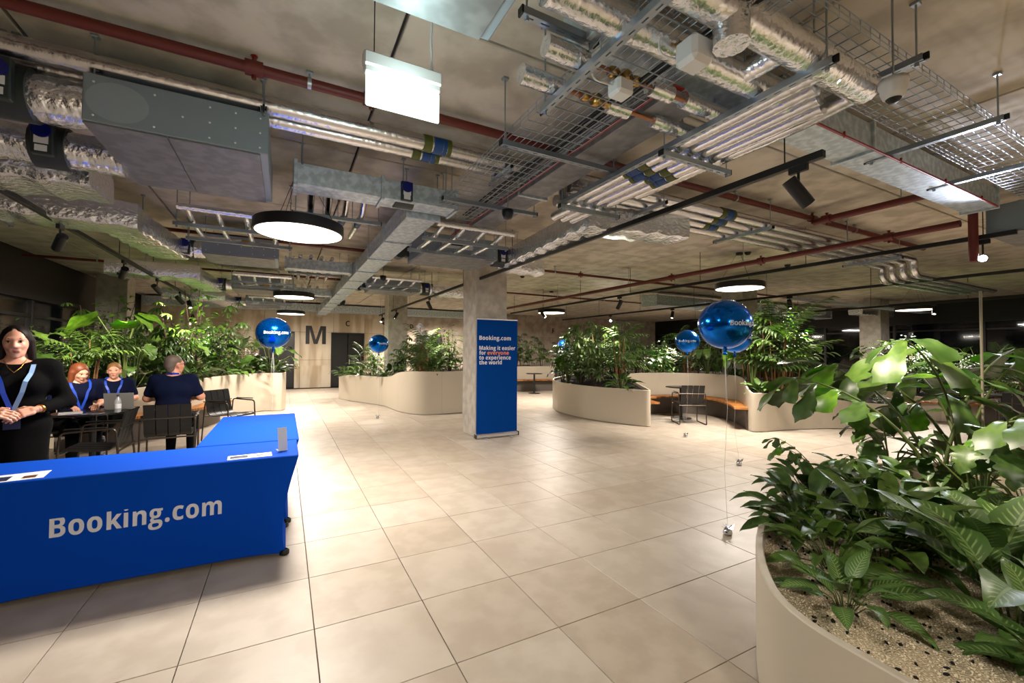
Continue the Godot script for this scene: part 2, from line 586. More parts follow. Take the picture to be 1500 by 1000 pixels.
	for side in 2:
		var x := WL - 0.12 if side == 0 else WR + 0.12
		var y0 := 0.2 if side == 0 else 0.9
		var y1 := 2.5 if side == 0 else 2.6
		var n := 11
		for k in n:
			var b0 := lerpf(BF, BB, float(k) / n)
			var b1 := lerpf(BF, BB, float(k + 1) / n)
			var wn := struct("window_%d" % (side * n + k + 1), bxm(Vector3(0.1, y1 - y0, 0.09), 0.006, V(x, (y0 + y1) / 2, b0)), M.dark_metal)
			part(wn, "pane", bxm(Vector3(0.02, y1 - y0 - 0.02, b1 - b0 - 0.1), 0, V(x, (y0 + y1) / 2, (b0 + b1) / 2)), M.night_glass)
			part(wn, "transom", bxm(Vector3(0.08, 0.06, b1 - b0 - 0.1), 0.005, V(x, y0 + (y1 - y0) * 0.86, (b0 + b1) / 2)), M.dark_metal)
	struct("wall_front", bxm(Vector3(WR - WL + 0.8, TOP, 0.3), 0, V(cx, TOP / 2, BF - 0.2)), M.wall_pale)
	# added dark house; its glowing panes stand in for reflections in the glass
	var hs := thing("added_house", "added dark house with glowing panes standing in for reflections in the left glazing", "building", "", V(-13, 0, 12))
	part(hs, "wall", bxm(Vector3(0.6, 7, 30), 0.02, Vector3(0, 3.5, 0)), M.black)
	for w in [[3.2, 1.35, 1.9, 1.1], [5.6, 1.35, 1.6, 1.1], [-3.4, 1.5, 1.8, 1.0], [-8, 1.4, 2.0, 1.2]]:
		var wf := part(hs, "glow_pane_frame", bxm(Vector3(0.1, w[3] + 0.16, w[2] + 0.16), 0.01, Vector3(0.33, w[1], w[0])), M.dark_metal)
		part(wf, "pane", bxm(Vector3(0.02, w[3], w[2]), 0, Vector3(0.395, w[1], w[0])), M.reflection_glow)
	# street level outside, left and right of the hall
	for s: float in [-1.0, 1.0]:
		struct("pavement", bxm(Vector3(14, 0.1, 40), 0, V((WL - 7.4) if s < 0 else (WR + 7.4), -0.08, 6)), M.black)
	# columns
	for c in [[3.0, 7.05, "concrete column behind the blue roll-up banner"], [2.98, 14.25, "concrete column rising from the planter with the white-flowering plant"], [-4.17, 14.25, "concrete column beside the dark left window wall"], [10.5, 7.05, "concrete column rising from the planter around the round bench"], [17.9, 7.05, "concrete column standing before the dark right window wall"]]:
		var m := MB.new()
		m.box(V(c[0] + 0.31, TOP / 2, c[1] + 0.31), Vector3(0.62, TOP, 0.62), 0.012)
		var o := struct("column", m, M.column_concrete, c[2], "column")
	# wall letters
	for t in [["A", -3.08, 2.47, 0.24], ["M", 0.66, 1.52, 0.735], ["C", 2.25, 2.47, 0.22], ["D", 4.97, 2.45, 0.20], ["F", 12.6, 2.44, 0.24]]:
		var o := lettering(t[0], t[3], 0.012, M.letter)
		o.name = numbered("wall_letter")
		add_child(o)
		o.position = V(t[1], t[2], BB - 0.008)
		tag(o, "large black letter %s on the timber-toned far wall" % t[0] if t[0] == "M" else "black capital letter %s on the far wall" % t[0], "lettering")

var fonts := {}
func lettering(s: String, cap: float, depth: float, m: Material, weight := 700) -> MeshInstance3D:
	if not fonts.has(weight):
		var f := SystemFont.new()
		f.font_names = PackedStringArray(["Droid Sans"])
		f.font_weight = weight
		fonts[weight] = f
	var t := TextMesh.new()
	t.text = s
	t.font = fonts[weight]
	t.font_size = 64
	t.depth = depth
	t.curve_step = 2.0
	t.horizontal_alignment = HORIZONTAL_ALIGNMENT_LEFT
	t.vertical_alignment = VERTICAL_ALIGNMENT_BOTTOM
	t.pixel_size = cap / (64.0 * 0.714)
	var o := MeshInstance3D.new()
	o.mesh = t
	o.material_override = m
	o.name = "lettering"
	return o

func write(parent: Node, s: String, cap: float, depth: float, m: Material, at: Vector3, turn := 0.0, weight := 700, width := 0.0) -> MeshInstance3D:
	var o := lettering(s, cap, depth, m, weight)
	var ref := lettering("H", cap, depth, m, weight)
	var k := 1.0
	if width > 0.0:
		k = width / o.mesh.get_aabb().size.x
	var off := Vector3(-o.mesh.get_aabb().position.x * k, -ref.mesh.get_aabb().position.y, 0)
	ref.free()
	var bs := Basis(Vector3.UP, turn)
	o.transform = Transform3D(bs * Basis.from_scale(Vector3(k, 1, 1)), at + bs * off)
	parent.add_child(o, true)
	return o

# ---------------------------------------------------------------- ceiling services
func path_round(pts: Array, rad: float, step := 0.0) -> Array:
	var o := [pts[0]]
	for i in range(1, pts.size() - 1):
		var a: Vector3 = pts[i]
		var d0: Vector3 = (pts[i - 1] - a).normalized()
		var d1: Vector3 = (pts[i + 1] - a).normalized()
		for k in 5:
			var t := k / 4.0
			o.append((a + d0 * rad).lerp(a, t).lerp(a.lerp(a + d1 * rad, t), t))
	o.append(pts[-1])
	if step <= 0.0:
		return o
	var r := [o[0]]
	for i in range(1, o.size()):
		var n := maxi(1, int(round((o[i] - o[i - 1]).length() / step)))
		for k in n:
			r.append(o[i - 1].lerp(o[i], (k + 1.0) / n))
	return r

func foil_tube(pts: Array, r: float, rough := 0.03, step := 0.14, sides := 12, bend := 0.12) -> MB:
	var p := path_round(pts, bend, step) if pts.size() > 2 else path_round(pts, 0.0, step)
	var rr := []
	for i in p.size():
		rr.append(r * (1.0 + rng.randf_range(-rough, rough)))
		if i > 0 and i < p.size() - 1:
			p[i] += Vector3(rng.randf_range(-1, 1), rng.randf_range(-1, 1), rng.randf_range(-1, 1)) * r * rough * 0.5
	return tubm(p, rr, sides)

func along(p0: Vector3, p1: Vector3) -> Transform3D:
	var x := (p1 - p0).normalized()
	var z := x.cross(Vector3.UP).normalized()
	return Transform3D(Basis(x, z.cross(x), z), p0)

func strut_mb(p0: Vector3, p1: Vector3, w := 0.041, h := 0.035) -> MB:
	var l := (p1 - p0).length()
	var m := MB.new()
	for s: float in [-1.0, 1.0]:
		m.box(Vector3(l / 2, h / 2, s * (w / 2 - 0.0015)), Vector3(l, h, 0.003))
		m.box(Vector3(l / 2, 0.0015, s * (w / 2 - 0.009)), Vector3(l, 0.003, 0.0145))
		m.box(Vector3(l / 2, h - 0.0015, s * (w / 2 - 0.006)), Vector3(l, 0.003, 0.009))
	var n := int(l / 0.075)
	for i in n + 1:
		m.box(Vector3(clampf(i * l / maxi(n, 1), 0.02, l - 0.02), 0.0015, 0), Vector3(0.04, 0.003, w - 0.03))
	var o := MB.new()
	o.merge(m, along(p0, p1))
	return o

func rod(t: Node, p: Vector3, top := TOP, called := "hanger_rod") -> void:
	var m := tubm([p, Vector3(p.x, top, p.z)], 0.005, 6)
	m.box(Vector3(p.x, top - 0.008, p.z), Vector3(0.04, 0.016, 0.04), 0.003)
	m.cyl(p + Vector3(0, -0.02, 0), p + Vector3(0, 0.006, 0), 0.011, 6)
	part(t, called, m, M.zinc)

func service(called: String, label: String, category: String, group := "") -> Node3D:
	return thing(called, label, category, group)

func trapeze(p0: Vector3, p1: Vector3, label: String, inset := 0.03) -> Node3D:
	var t := service("trapeze_hanger", label, "bracket", "zinc trapeze hangers under the slab")
	part(t, "channel", strut_mb(p0, p1), M.zinc)
	var d := (p1 - p0).normalized() * inset
	rod(t, p0 + d)
	rod(t, p1 - d)
	for p: Vector3 in [p0, p1]:
		part(t, "end_cap", bxm(Vector3(0.012, 0.04, 0.044), 0.003, p + Vector3(0, 0.018, 0)), M.black)
	return t

func bands(t: Node, p: Vector3, dir: Vector3, r: float) -> void:
	for k in [[0.0, "band_green", 0.07], [0.085, "band_blue", 0.075], [0.165, "band_blue", 0.03], [0.20, "band_green", 0.035]]:
		part(t, "marker_band", tubm([p + dir * k[0], p + dir * (k[0] + k[2])], r + 0.003, 14), M[k[1]])

func sprinkler(t: Node, a: float, b: float, y: float) -> void:
	var m := tubm([V(a, y + 0.03, b), V(a, y + 0.075, b)], 0.011, 8)
	m.lathe(V(a, y + 0.075, b), [[0.0, 0.0], [0.022, 0.002], [0.022, 0.006], [0.0, 0.008]], 10)
	part(t, "sprinkler_head", m, M.red_bright)

func red_pipe(label: String, pts: Array, r: float, rods: Array, joints: Array) -> Node3D:
	var t := service("sprinkler_pipe", label, "pipe")
	part(t, "pipe", tubm(path_round(pts, 0.09) if pts.size() > 2 else pts, r, 12), M.red_pipe)
	for p: Vector3 in rods:
		rod(t, p + Vector3(0, r, 0))
		var m := MB.new()
		m.cyl(p - Vector3(0.012, 0, 0), p + Vector3(0.012, 0, 0), r + 0.006, 12)
		part(t, "clamp", m, M.zinc)
	for j in joints:
		var p: Vector3 = j[0]
		var d: Vector3 = j[1]
		var m := tubm([p - d * 0.05, p + d * 0.05], r + 0.014, 14)
		m.cyl(p - Vector3(0, r + 0.035, 0), p + Vector3(0, r + 0.035, 0), 0.014, 8)
		part(t, "coupling", m, M.red_pipe)
		sprinkler(t, p.x, -p.z, p.y)
	return t

func fan_coil(label: String, a0: float, a1: float, b0: float, b1: float, y0 := 2.85, y1 := 3.15, oval := true) -> Node3D:
	var t := service("fan_coil_unit", label, "ventilation unit", "grey fan coil units under the slab")
	var c := V((a0 + a1) / 2, (y0 + y1) / 2, (b0 + b1) / 2)
	var s := Vector3(a1 - a0, y1 - y0, b1 - b0)
	var cs := part(t, "casing", bxm(s - Vector3(0, 0.012, 0), 0.006, c + Vector3(0, 0.006, 0)), M.unit_steel)
	var cut := s.x * 0.42
	part(t, "bottom_panel", bxm(Vector3(cut - 0.006, 0.01, s.z - 0.01), 0.002, V(a0 + cut / 2, y0 + 0.004, (b0 + b1) / 2)), M.galvanised_dull)
	part(t, "bottom_panel", bxm(Vector3(s.x - cut - 0.05, 0.01, s.z - 0.01), 0.002, V(a0 + cut + (s.x - cut - 0.044) / 2, y0 + 0.004, (b0 + b1) / 2)), M.galvanised_dull)
	if oval:
		var m := MB.new()
		m.lathe(Vector3.ZERO, [[0.0, 0.006], [1.0, 0.006], [1.02, 0.0]], 32)
		for i in m.v.size():
			m.v[i] = Vector3(m.v[i].x * 0.145, m.v[i].z * 0.115, m.v[i].y) + V(a0 + 0.16, y0 + s.y * 0.5, b0)
			m.n[i] = Vector3(0, 0, 1)
		part(cs, "cover_plate", m, M.unit_oval)
	var sc := MB.new()
	for k in 7:
		for r in 3:
			if (k + r) % 2 == 0 or k > 3:
				sc.lathe(V(a0 + 0.05 + k * (s.x - 0.1) / 6, y0 + 0.05 + r * (s.y - 0.1) / 2, b0 - 0.001), [[0.007, 0.0], [0.005, 0.004], [0.0, 0.005]], 6, Basis(Vector3.RIGHT, PI / 2))
	part(cs, "screws", sc, M.paper)
	for e in [[a0 + 0.04, b0 + 0.04], [a1 - 0.04, b0 + 0.04], [a0 + 0.04, b1 - 0.04], [a1 - 0.04, b1 - 0.04]]:
		var br := bxm(Vector3(0.05, 0.03, 0.05), 0.003, V(e[0], y1 - 0.01, e[1]))
		part(t, "bracket", br, M.black)
		rod(t, V(e[0], y1, e[1]))
	return t

func damper(label: String, p: Vector3, dir: Vector3, r: float) -> void:
	var t := service("fire_damper", label, "damper", "dampers with blue dials")
	var side := dir.cross(Vector3.UP).normalized()
	if side.z < 0:
		side = -side
	var bs := Basis(dir, Vector3.UP, dir.cross(Vector3.UP))
	var m := MB.new()
	m.tube([p - dir * 0.09, p + dir * 0.09], r + 0.02, 16)
	part(t, "sleeve", m, M.damper_case)
	m = MB.new()
	m.box(p + side * (r + 0.035), Vector3(0.11, 2 * r * 0.9, 0.05), 0.006, bs)
	var cs := part(t, "case", m, M.damper_case)
	m = MB.new()
	m.cyl(p + side * (r + 0.055) + Vector3(0, r * 0.35, 0), p + side * (r + 0.075) + Vector3(0, r * 0.35, 0), 0.05, 18)
	part(cs, "dial", m, M.damper_blue)
	m = MB.new()
	m.box(p + side * (r + 0.062) - Vector3(0, r * 0.15, 0), Vector3(0.07, 0.05, 0.004), 0, bs)
	m.box(p + side * (r + 0.062) - Vector3(0, r * 0.6, 0), Vector3(0.06, 0.04, 0.004), 0, bs)
	part(cs, "sticker", m, M.paper)
	rod(t, p + Vector3(0, r + 0.02, 0))

# a rectangular duct wrapped in crinkled foil
func foil_box(p0: Vector3, p1: Vector3, w: float, h: float) -> MB:
	var l := (p1 - p0).length()
	var n := maxi(2, int(l / 0.07))
	var rows := []
	for i in n + 1:
		var o := PackedVector3Array()
		var sag := 0.012 * sin(i * 1.7) + rng.randf_range(-0.008, 0.008)
		for q: Vector2 in [Vector2(-0.5, -0.44), Vector2(-0.44, -0.5), Vector2(0, -0.53), Vector2(0.44, -0.5), Vector2(0.5, -0.44), Vector2(0.52, 0), Vector2(0.5, 0.44), Vector2(0.44, 0.5), Vector2(0, 0.5), Vector2(-0.44, 0.5), Vector2(-0.5, 0.44), Vector2(-0.52, 0)]:
			o.append(Vector3(l * i / n, q.y * h + sag * (1.0 if q.y < 0 else 0.3), q.x * (w + rng.randf_range(-0.012, 0.012))))
		rows.append(o)
	var m := MB.new()
	m.surf(rows, true, true)
	m.fan(rows[0], false)
	m.fan(rows[n], true)
	var out := MB.new()
	out.merge(m, along(p0, p1))
	return out

func rect_duct(label: String, p0: Vector3, p1: Vector3, w: float, h: float, m: Material, flange := 1.2, hang := true) -> Node3D:
	var t := service("sheet_duct", label, "duct")
	var x := along(p0, p1)
	var l := (p1 - p0).length()
	var n := maxi(1, int(round(l / flange)))
	for i in n:
		var mb := MB.new()
		mb.box(x * Vector3((i + 0.5) * l / n, 0, 0), Vector3(l / n - 0.004, h, w), 0.004, x.basis)
		part(t, "duct_length", mb, m)
	for i in n + 1:
		var mb := MB.new()
		mb.box(x * Vector3(i * l / n, 0, 0), Vector3(0.03, h + 0.04, w + 0.04), 0.003, x.basis)
		part(t, "flange", mb, M.galvanised)
		if hang and i % 2 == 0:
			for s: float in [-1.0, 1.0]:
				rod(t, x * Vector3(clampf(i * l / n, 0.05, l - 0.05), h / 2 + 0.005, s * (w / 2 + 0.005)))
	return t

func basket(label: String, p0: Vector3, p1: Vector3, w: float, cables: int) -> Node3D:
	var t := service("basket_tray", label, "cable tray")
	var x := along(p0, p1)
	var l := (p1 - p0).length()
	var nl := int(w / 0.05)
	var m := MB.new()
	for i in nl + 1:
		var z := lerpf(-w / 2, w / 2, float(i) / nl)
		m.tube([x * Vector3(0, 0, z), x * Vector3(l, 0, z)], 0.0028, 5)
	for s: float in [-1.0, 1.0]:
		for hh: float in [0.03, 0.06]:
			m.tube([x * Vector3(0, hh, s * w / 2), x * Vector3(l, hh, s * w / 2)], 0.003, 5)
	part(t, "long_wires", m, M.zinc)
	var cw := MB.new()
	cw.tube([Vector3(0, 0.062, -w / 2), Vector3(0, -0.004, -w / 2), Vector3(0, -0.004, w / 2), Vector3(0, 0.062, w / 2)], 0.0028, 5)
	var cm := cw.mesh()
	for i in int(l / 0.1) + 1:
		inst("cross_wire", cm, M.zinc, t, Transform3D(x.basis, x * Vector3(minf(i * 0.1, l), 0, 0)))
	for i in cables:
		var z := w * (0.18 + 0.045 * i)
		var pts := []
		for k in int(l / 0.3) + 1:
			pts.append(x * Vector3(minf(k * 0.3, l), 0.014 + 0.006 * (i % 2), z + 0.012 * sin(k * 1.3 + i)))
		if pts.size() > 1:
			part(t, "cable", tubm(pts, 0.007, 6), M.cable_black)
	return t

func make_services() -> void:
	rng.seed = 7
	# red-brown sprinkler mains and branches
	var X := Vector3.RIGHT
	var Z := Vector3.FORWARD
	red_pipe("long red sprinkler pipe above the twin foil pipes beside the exit sign", [V(WL + 0.1, 3.32, 3.17), V(9.6, 3.32, 3.17)], 0.034, [V(-2.4, 3.32, 3.17), V(0.12, 3.32, 3.17), V(2.2, 3.32, 3.17), V(4.6, 3.32, 3.17), V(7.3, 3.32, 3.17)], [[V(-0.2, 3.32, 3.17), X], [V(0.52, 3.32, 3.17), X], [V(6.2, 3.32, 3.17), X]])
	red_pipe("red sprinkler pipe running past the column with the banner", [V(WL + 0.1, 3.27, 7.85), V(17.5, 3.27, 7.85)], 0.028, [V(-2.4, 3.27, 7.85), V(5.2, 3.27, 7.85), V(8.9, 3.27, 7.85)], [[V(5.9, 3.27, 7.85), X]])
	red_pipe("thin red sprinkler pipe crossing beyond the second fan coil unit", [V(WL + 0.1, 3.27, 11.35), V(17.5, 3.27, 11.35)], 0.026, [V(-3.3, 3.27, 11.35), V(4.6, 3.27, 11.35), V(9.5, 3.27, 11.35)], [])
	red_pipe("red pipe with a bent drop to the riser beside the grey box unit", [V(6.1, 3.24, 3.1), V(6.1, 3.24, 1.8), V(6.72, 3.24, 1.8), V(6.72, 2.55, 1.8)], 0.042, [V(6.1, 3.24, 2.2)], [[V(6.1, 3.24, 2.95), Z]])
	red_pipe("long red sprinkler main running down the hall from the riser", [V(6.72, 3.0, 1.9), V(6.72, 3.0, 13.5)], 0.04, [V(6.72, 3.0, 3.0), V(6.72, 3.0, 4.5), V(6.72, 3.0, 7.2), V(6.72, 3.0, 10.0)], [[V(6.72, 3.0, 2.55), Z], [V(6.72, 3.0, 4.2), Z], [V(6.72, 3.0, 6.0), Z]])
	# twin foil pipes over the fan coil unit, and the bundle that goes on to the right
	for k in 2:
		var t := service("foil_pipe", ["upper silver foil lagged pipe passing behind the exit sign", "lower silver foil lagged pipe passing behind the exit sign"][k], "pipe")
		var b := 3.45 + 0.2 * k
		part(t, "lagging", foil_tube([V(WL + 0.1, 3.24, b), V(2.3, 3.24, b)], 0.062 - 0.006 * k, 0.012, 0.25), M.foil_smooth)
		bands(t, V(0.98 - 0.04 * k, 3.24, b), X, 0.066 - 0.006 * k)
	for a in [-2.6, -0.15, 1.75]:
		trapeze(V(a, 3.14, 3.33), V(a, 3.14, 3.78), "short zinc trapeze hanger carrying the twin foil pipes")
	for k in 4:
		var t := service("foil_pipe", "silver foil pipe in the long bundle, %s from the red sprinkler pipe" % ["first", "second", "third", "fourth"][k], "pipe", "foil pipes of the long bundle")
		var b := 3.2 + 0.19 * k
		part(t, "lagging", foil_tube([V(2.35 + 0.05 * k, 3.12, b), V(9.3 + 0.12 * k, 3.12, b), V(9.3 + 0.12 * k, 2.86, b), V(13.0, 2.86, b)], 0.058, 0.012, 0.3, 10), M.foil_smooth)
		if k < 3:
			bands(t, V(4.35 + 0.1 * k, 3.12, b), X, 0.061)
	for a in [3.4, 5.2, 7.0, 8.6]:
		trapeze(V(a, 3.03, 3.1), V(a, 3.03, 3.9), "zinc trapeze hanger under the long foil bundle, %s from the slotted channel" % {3.4: "first", 5.2: "second", 7.0: "third", 8.6: "fourth"}[a])
	# fan coil units
	fan_coil("large grey fan coil unit with oval cover plate beside blue-dial foil ducts", -1.07, -0.12, 3.37, 4.45)
	fan_coil("grey fan coil unit hung behind the pipe ladder near the first round pendant", -1.03, -0.1, 7.2, 8.0, 2.85, 3.13, false)
	fan_coil("third grey fan coil unit in the row towards the lettered wall", -1.03, -0.1, 11.0, 11.8, 2.85, 3.13, false)
	fan_coil("fourth grey fan coil unit in the row, the one closest to the lettered wall", -1.03, -0.1, 14.8, 15.6, 2.85, 3.13, false)
	fan_coil("grey fan coil unit with sticker hung in front of the banner column", 1.62, 2.72, 5.6, 6.45, 2.83, 3.12, false)
	fan_coil("grey fan coil unit hung over the planter with the white-flowering plant", 1.62, 2.72, 9.6, 10.4, 2.85, 3.12, false)
	fan_coil("pale fan coil unit casing right above the exit sign", -0.25, 0.76, 0.7, 1.67, 2.85, 3.15, false)
	fan_coil("grey box unit hung beside the red riser pipe", 6.86, 7.9, 0.7, 1.74, 2.84, 3.16, false)
	var lab := service("unit_sticker", "pale printed sticker on the fan coil unit in front of the column", "sticker")
	part(lab, "sheet", bxm(Vector3(0.45, 0.1, 0.004), 0, V(2.1, 2.99, 5.597)), M.print_white)
	part(lab, "print", bxm(Vector3(0.3, 0.02, 0.002), 0, V(2.1, 2.99, 5.594)), M.print_blue)
	# foil ducts left of the units
	var fd := [[3.62, 3.04, 0.135], [4.12, 2.92, 0.125]]
	for k in 2:
		var t := service("foil_duct", ["fat crinkled foil duct entering the oval-plated unit, front one", "fat crinkled foil duct entering the oval-plated unit, rear one"][k], "duct")
		part(t, "flexible_duct", foil_tube([V(-3.6, fd[k][1] - 0.03, fd[k][0] + 0.25), V(-2.2, fd[k][1], fd[k][0]), V(-1.06, fd[k][1], fd[k][0])], fd[k][2], 0.05, 0.06, 16, 0.4), M.foil_wrinkled)
		rod(t, V(-1.5, fd[k][1] + fd[k][2], fd[k][0]))
		damper(["damper with blue dial on the front foil duct", "damper with blue dial on the rear foil duct"][k], V([-1.44, -1.44][k], fd[k][1], fd[k][0]), X, fd[k][2])
	var hose := service("foil_duct", "broad flattened foil duct sagging below the twin foil ducts", "duct")
	part(hose, "duct_body", foil_box(V(-3.4, 2.86, 4.75), V(-1.35, 2.9, 4.7), 0.5, 0.22), M.foil_wrinkled)
	rod(hose, V(-1.6, 3.0, 4.62))
	rod(hose, V(-2.6, 3.0, 4.62))
	for k in 3:
		var db := 3.8 * k
		var t := service("foil_duct", ["square foil duct with a bend leading to the second fan coil unit", "square foil duct leading to the third fan coil unit", "square foil duct leading to the fan coil unit by the lettered wall"][k], "duct")
		part(t, "duct_body", foil_box(V(-2.7, 2.93, 5.95 + db), V(-1.4, 2.93, 6.05 + db), 0.52, 0.26), M.foil_wrinkled)
		part(t, "duct_bend", foil_box(V(-1.62, 2.93, 6.0 + db), V(-1.45, 2.93, 7.7 + db), 0.42, 0.24), M.foil_wrinkled)
		part(t, "flexible_duct", foil_tube([V(-1.5, 2.95, 7.55 + db), V(-1.02, 2.97, 7.6 + db)], 0.12, 0.05, 0.06, 14), M.foil_wrinkled)
		rod(t, V(-2.2, 3.05, 5.95 + db))
		rod(t, V(-1.55, 3.05, 6.7 + db))
		damper("damper with blue dial on the duct to the %s fan coil unit" % ["second", "third", "farthest"][k], V(-1.25, 2.97, 7.6 + db), X, 0.12)
		trapeze(V(-2.5, 2.78, 5.7 + db), V(-2.5, 2.78, 6.3 + db), "zinc trapeze hanger under a square foil duct on the left")
	# foil ducts right of the units
	for k in 2:
		var db := 3.9 * k
		var t := service("foil_duct", ["angled square foil duct right of the banner column unit", "square foil duct over the planter beyond the banner column"][k], "duct")
		part(t, "flexible_duct", foil_tube([V(2.72, 2.97, 5.95 + db), V(3.06, 2.97, 5.9 + db)], 0.13, 0.04, 0.06, 14), M.foil_wrinkled)
		if k == 0:
			part(t, "duct_body", foil_box(V(3.12, 2.96, 6.1), V(2.95, 2.97, 3.65), 0.3, 0.24), M.foil_wrinkled)
			part(t, "duct_end", foil_box(V(2.85, 2.96, 3.78), V(4.1, 2.96, 3.55), 0.36, 0.25), M.foil_wrinkled)
			part(t, "duct_spur", foil_box(V(3.1, 2.95, 6.3), V(3.85, 2.95, 6.3), 0.34, 0.22), M.foil_wrinkled)
		else:
			part(t, "duct_body", foil_box(V(3.0, 2.95, 5.9 + db), V(4.3, 2.95, 5.9 + db), 0.4, 0.25), M.foil_wrinkled)
		rod(t, V(3.2, 3.07, 5.9 + db))
		damper(["damper with blue dial beside the banner column", "damper with blue dial beyond the banner column"][k], V(2.88, 2.97, 5.93 + db), X, 0.13)
	# sheet steel ducts
	rect_duct("short galvanised duct with blue-dial damper above the first round pendant", V(0.06, 3.03, 4.18), V(1.5, 3.03, 4.18), 0.26, 0.18, M.galvanised, 0.75)
	rect_duct("long galvanised trunk duct running down the hall to the lettered wall", V(1.25, 3.0, 4.35), V(1.25, 3.0, 18.2), 0.32, 0.2, M.galvanised, 1.15)
	rect_duct("galvanised duct crossing behind the first pendant beside the trunk duct", V(0.0, 3.02, 8.4), V(1.05, 3.02, 8.4), 0.24, 0.18, M.galvanised, 1.1)
	rect_duct("galvanised duct crossing further along beside the trunk duct", V(0.0, 3.02, 12.2), V(1.05, 3.02, 12.2), 0.24, 0.18, M.galvanised, 1.1)
	rect_duct("wide grey duct along the top of the lettered wall", V(WL + 0.2, 3.2, 18.85), V(9.5, 3.2, 18.85), 0.6, 0.28, M.galvanised, 2.2)
	rect_duct("grey sheet duct with the red conduit above the right basket tray", V(1.3, 3.18, 1.72), V(6.6, 3.18, 1.72), 0.26, 0.2, M.galvanised, 2.6)
	rect_duct("grey solid trunking beside the left basket tray", V(2.08, 3.08, 1.75), V(2.08, 3.08, 5.3), 0.28, 0.14, M.galvanised_dull, 1.8)
	rect_duct("grey sheet duct running across above the far planters on the right", V(9.8, 3.1, 9.6), V(19.5, 3.1, 9.6), 0.6, 0.3, M.galvanised, 2.4)
	damper("damper with blue dial on the short galvanised duct", V(1.0, 3.03, 4.18), X, 0.1)
	for k in 3:
		damper("damper with blue dial on the trunk duct, number %s from the banner column" % ["one", "two", "three"][k], V(1.48, 3.0, 6.4 + 3.9 * k), Z, 0.09)
	# four pipes with blue bands over the first pendant
	for s in 3:
		for k in 4:
			var t := service("foil_pipe", ["short foil pipe with blue band over the first pendant", "short foil pipe with blue band over the second pendant", "short foil pipe with blue band over the third pendant"][s], "pipe", "short banded foil pipes in rows")
			var a := 0.22 + 0.17 * k
			var db := 3.9 * s
			part(t, "lagging", foil_tube([V(a, 3.16, 4.35 + db), V(a, 3.16, 4.75 + db), V(a, 3.0, 4.95 + db), V(a, 3.0, 5.9 + db)], 0.032, 0.015, 0.2, 8, 0.1), M.foil_smooth)
			bands(t, V(a, 3.0, 5.1 + db), Z, 0.034)
			part(t, "support_stud", tubm([V(a, 3.03, 5.7 + db), V(a, TOP, 5.7 + db)], 0.005, 6), M.zinc)
		trapeze(V(0.05, 2.94, 5.0 + 3.9 * s), V(0.95, 2.94, 5.0 + 3.9 * s), "zinc trapeze hanger under four short banded pipes")
	# pipe ladders: looped foil pipes on two channels
	for s in [[-0.95, 5.2, "left of the first round pendant"], [1.45, 4.5, "in front of the banner column unit"], [-0.85, 9.3, "left of the second round pendant"], [1.45, 8.4, "beyond the banner column unit"], [-0.85, 13.1, "left of the farthest round pendant"]]:
		var t := service("pipe_ladder", "looped foil pipes on two zinc channels %s" % s[2], "pipework")
		var a: float = s[0]
		var b: float = s[1]
		for k in 4:
			part(t, "pipe", foil_tube([V(a + 0.08 + 0.25 * k, 2.92, b), V(a + 0.08 + 0.25 * k, 2.86, b + 0.35), V(a + 0.08 + 0.25 * k, 2.86, b + 1.1), V(a + 0.3 + 0.12 * k, 2.95, b + 1.45)], 0.028, 0.03, 0.12, 8), M.foil)
		part(t, "header_pipe", foil_tube([V(a, 2.92, b), V(a + 0.95, 2.92, b)], 0.034, 0.02, 0.15, 8), M.foil)
		for k in 2:
			var y := 2.80
			var bb := b + 0.3 + 0.65 * k
			part(t, "channel", strut_mb(V(a - 0.08, y, bb), V(a + 1.02, y, bb)), M.zinc)
			rod(t, V(a - 0.05, y, bb))
			rod(t, V(a + 0.99, y, bb))
		var vb := MB.new()
		vb.box(V(a + 0.5, 2.9, b + 1.3), Vector3(0.12, 0.06, 0.1), 0.01)
		part(t, "valve", vb, M.brass)
	# basket trays and struts over the middle of the hall
	basket("wire basket tray with black cables running past the exit sign", V(1.57, 2.97, 1.0), V(1.57, 2.97, 4.4), 0.5, 4)
	basket("wire basket tray crossing beside the white dome camera", V(0.9, 3.12, 1.23), V(6.6, 3.12, 1.23), 0.36, 0)
	for b in [2.6, 3.82]:
		trapeze(V(1.28, 2.93, b), V(2.3, 2.93, b), "zinc trapeze hanger under the cable basket tray, %s the exit sign" % ("closer to" if b < 3 else "farther from"))
	for a in [2.95, 4.17, 5.36]:
		trapeze(V(a, 3.07, 0.96), V(a, 3.07, 1.72), "zinc trapeze hanger under the crossing basket tray, %s from the dome camera" % {2.95: "first", 4.17: "second", 5.36: "third"}[a])
	trapeze(V(1.3, 2.9, 0.95), V(1.3, 2.9, 2.1), "long slotted channel along the edge of the basket tray")
	trapeze(V(2.25, 2.88, 1.05), V(2.25, 2.88, 3.3), "long slotted channel beside the four foil pipes")
	trapeze(V(2.2, 2.84, 2.05), V(2.9, 2.84, 2.05), "cross channel under the four foil pipes, nearer the dome camera")
	trapeze(V(2.2, 2.84, 3.25), V(2.9, 2.84, 3.25), "cross channel under the four foil pipes, nearer the banner")
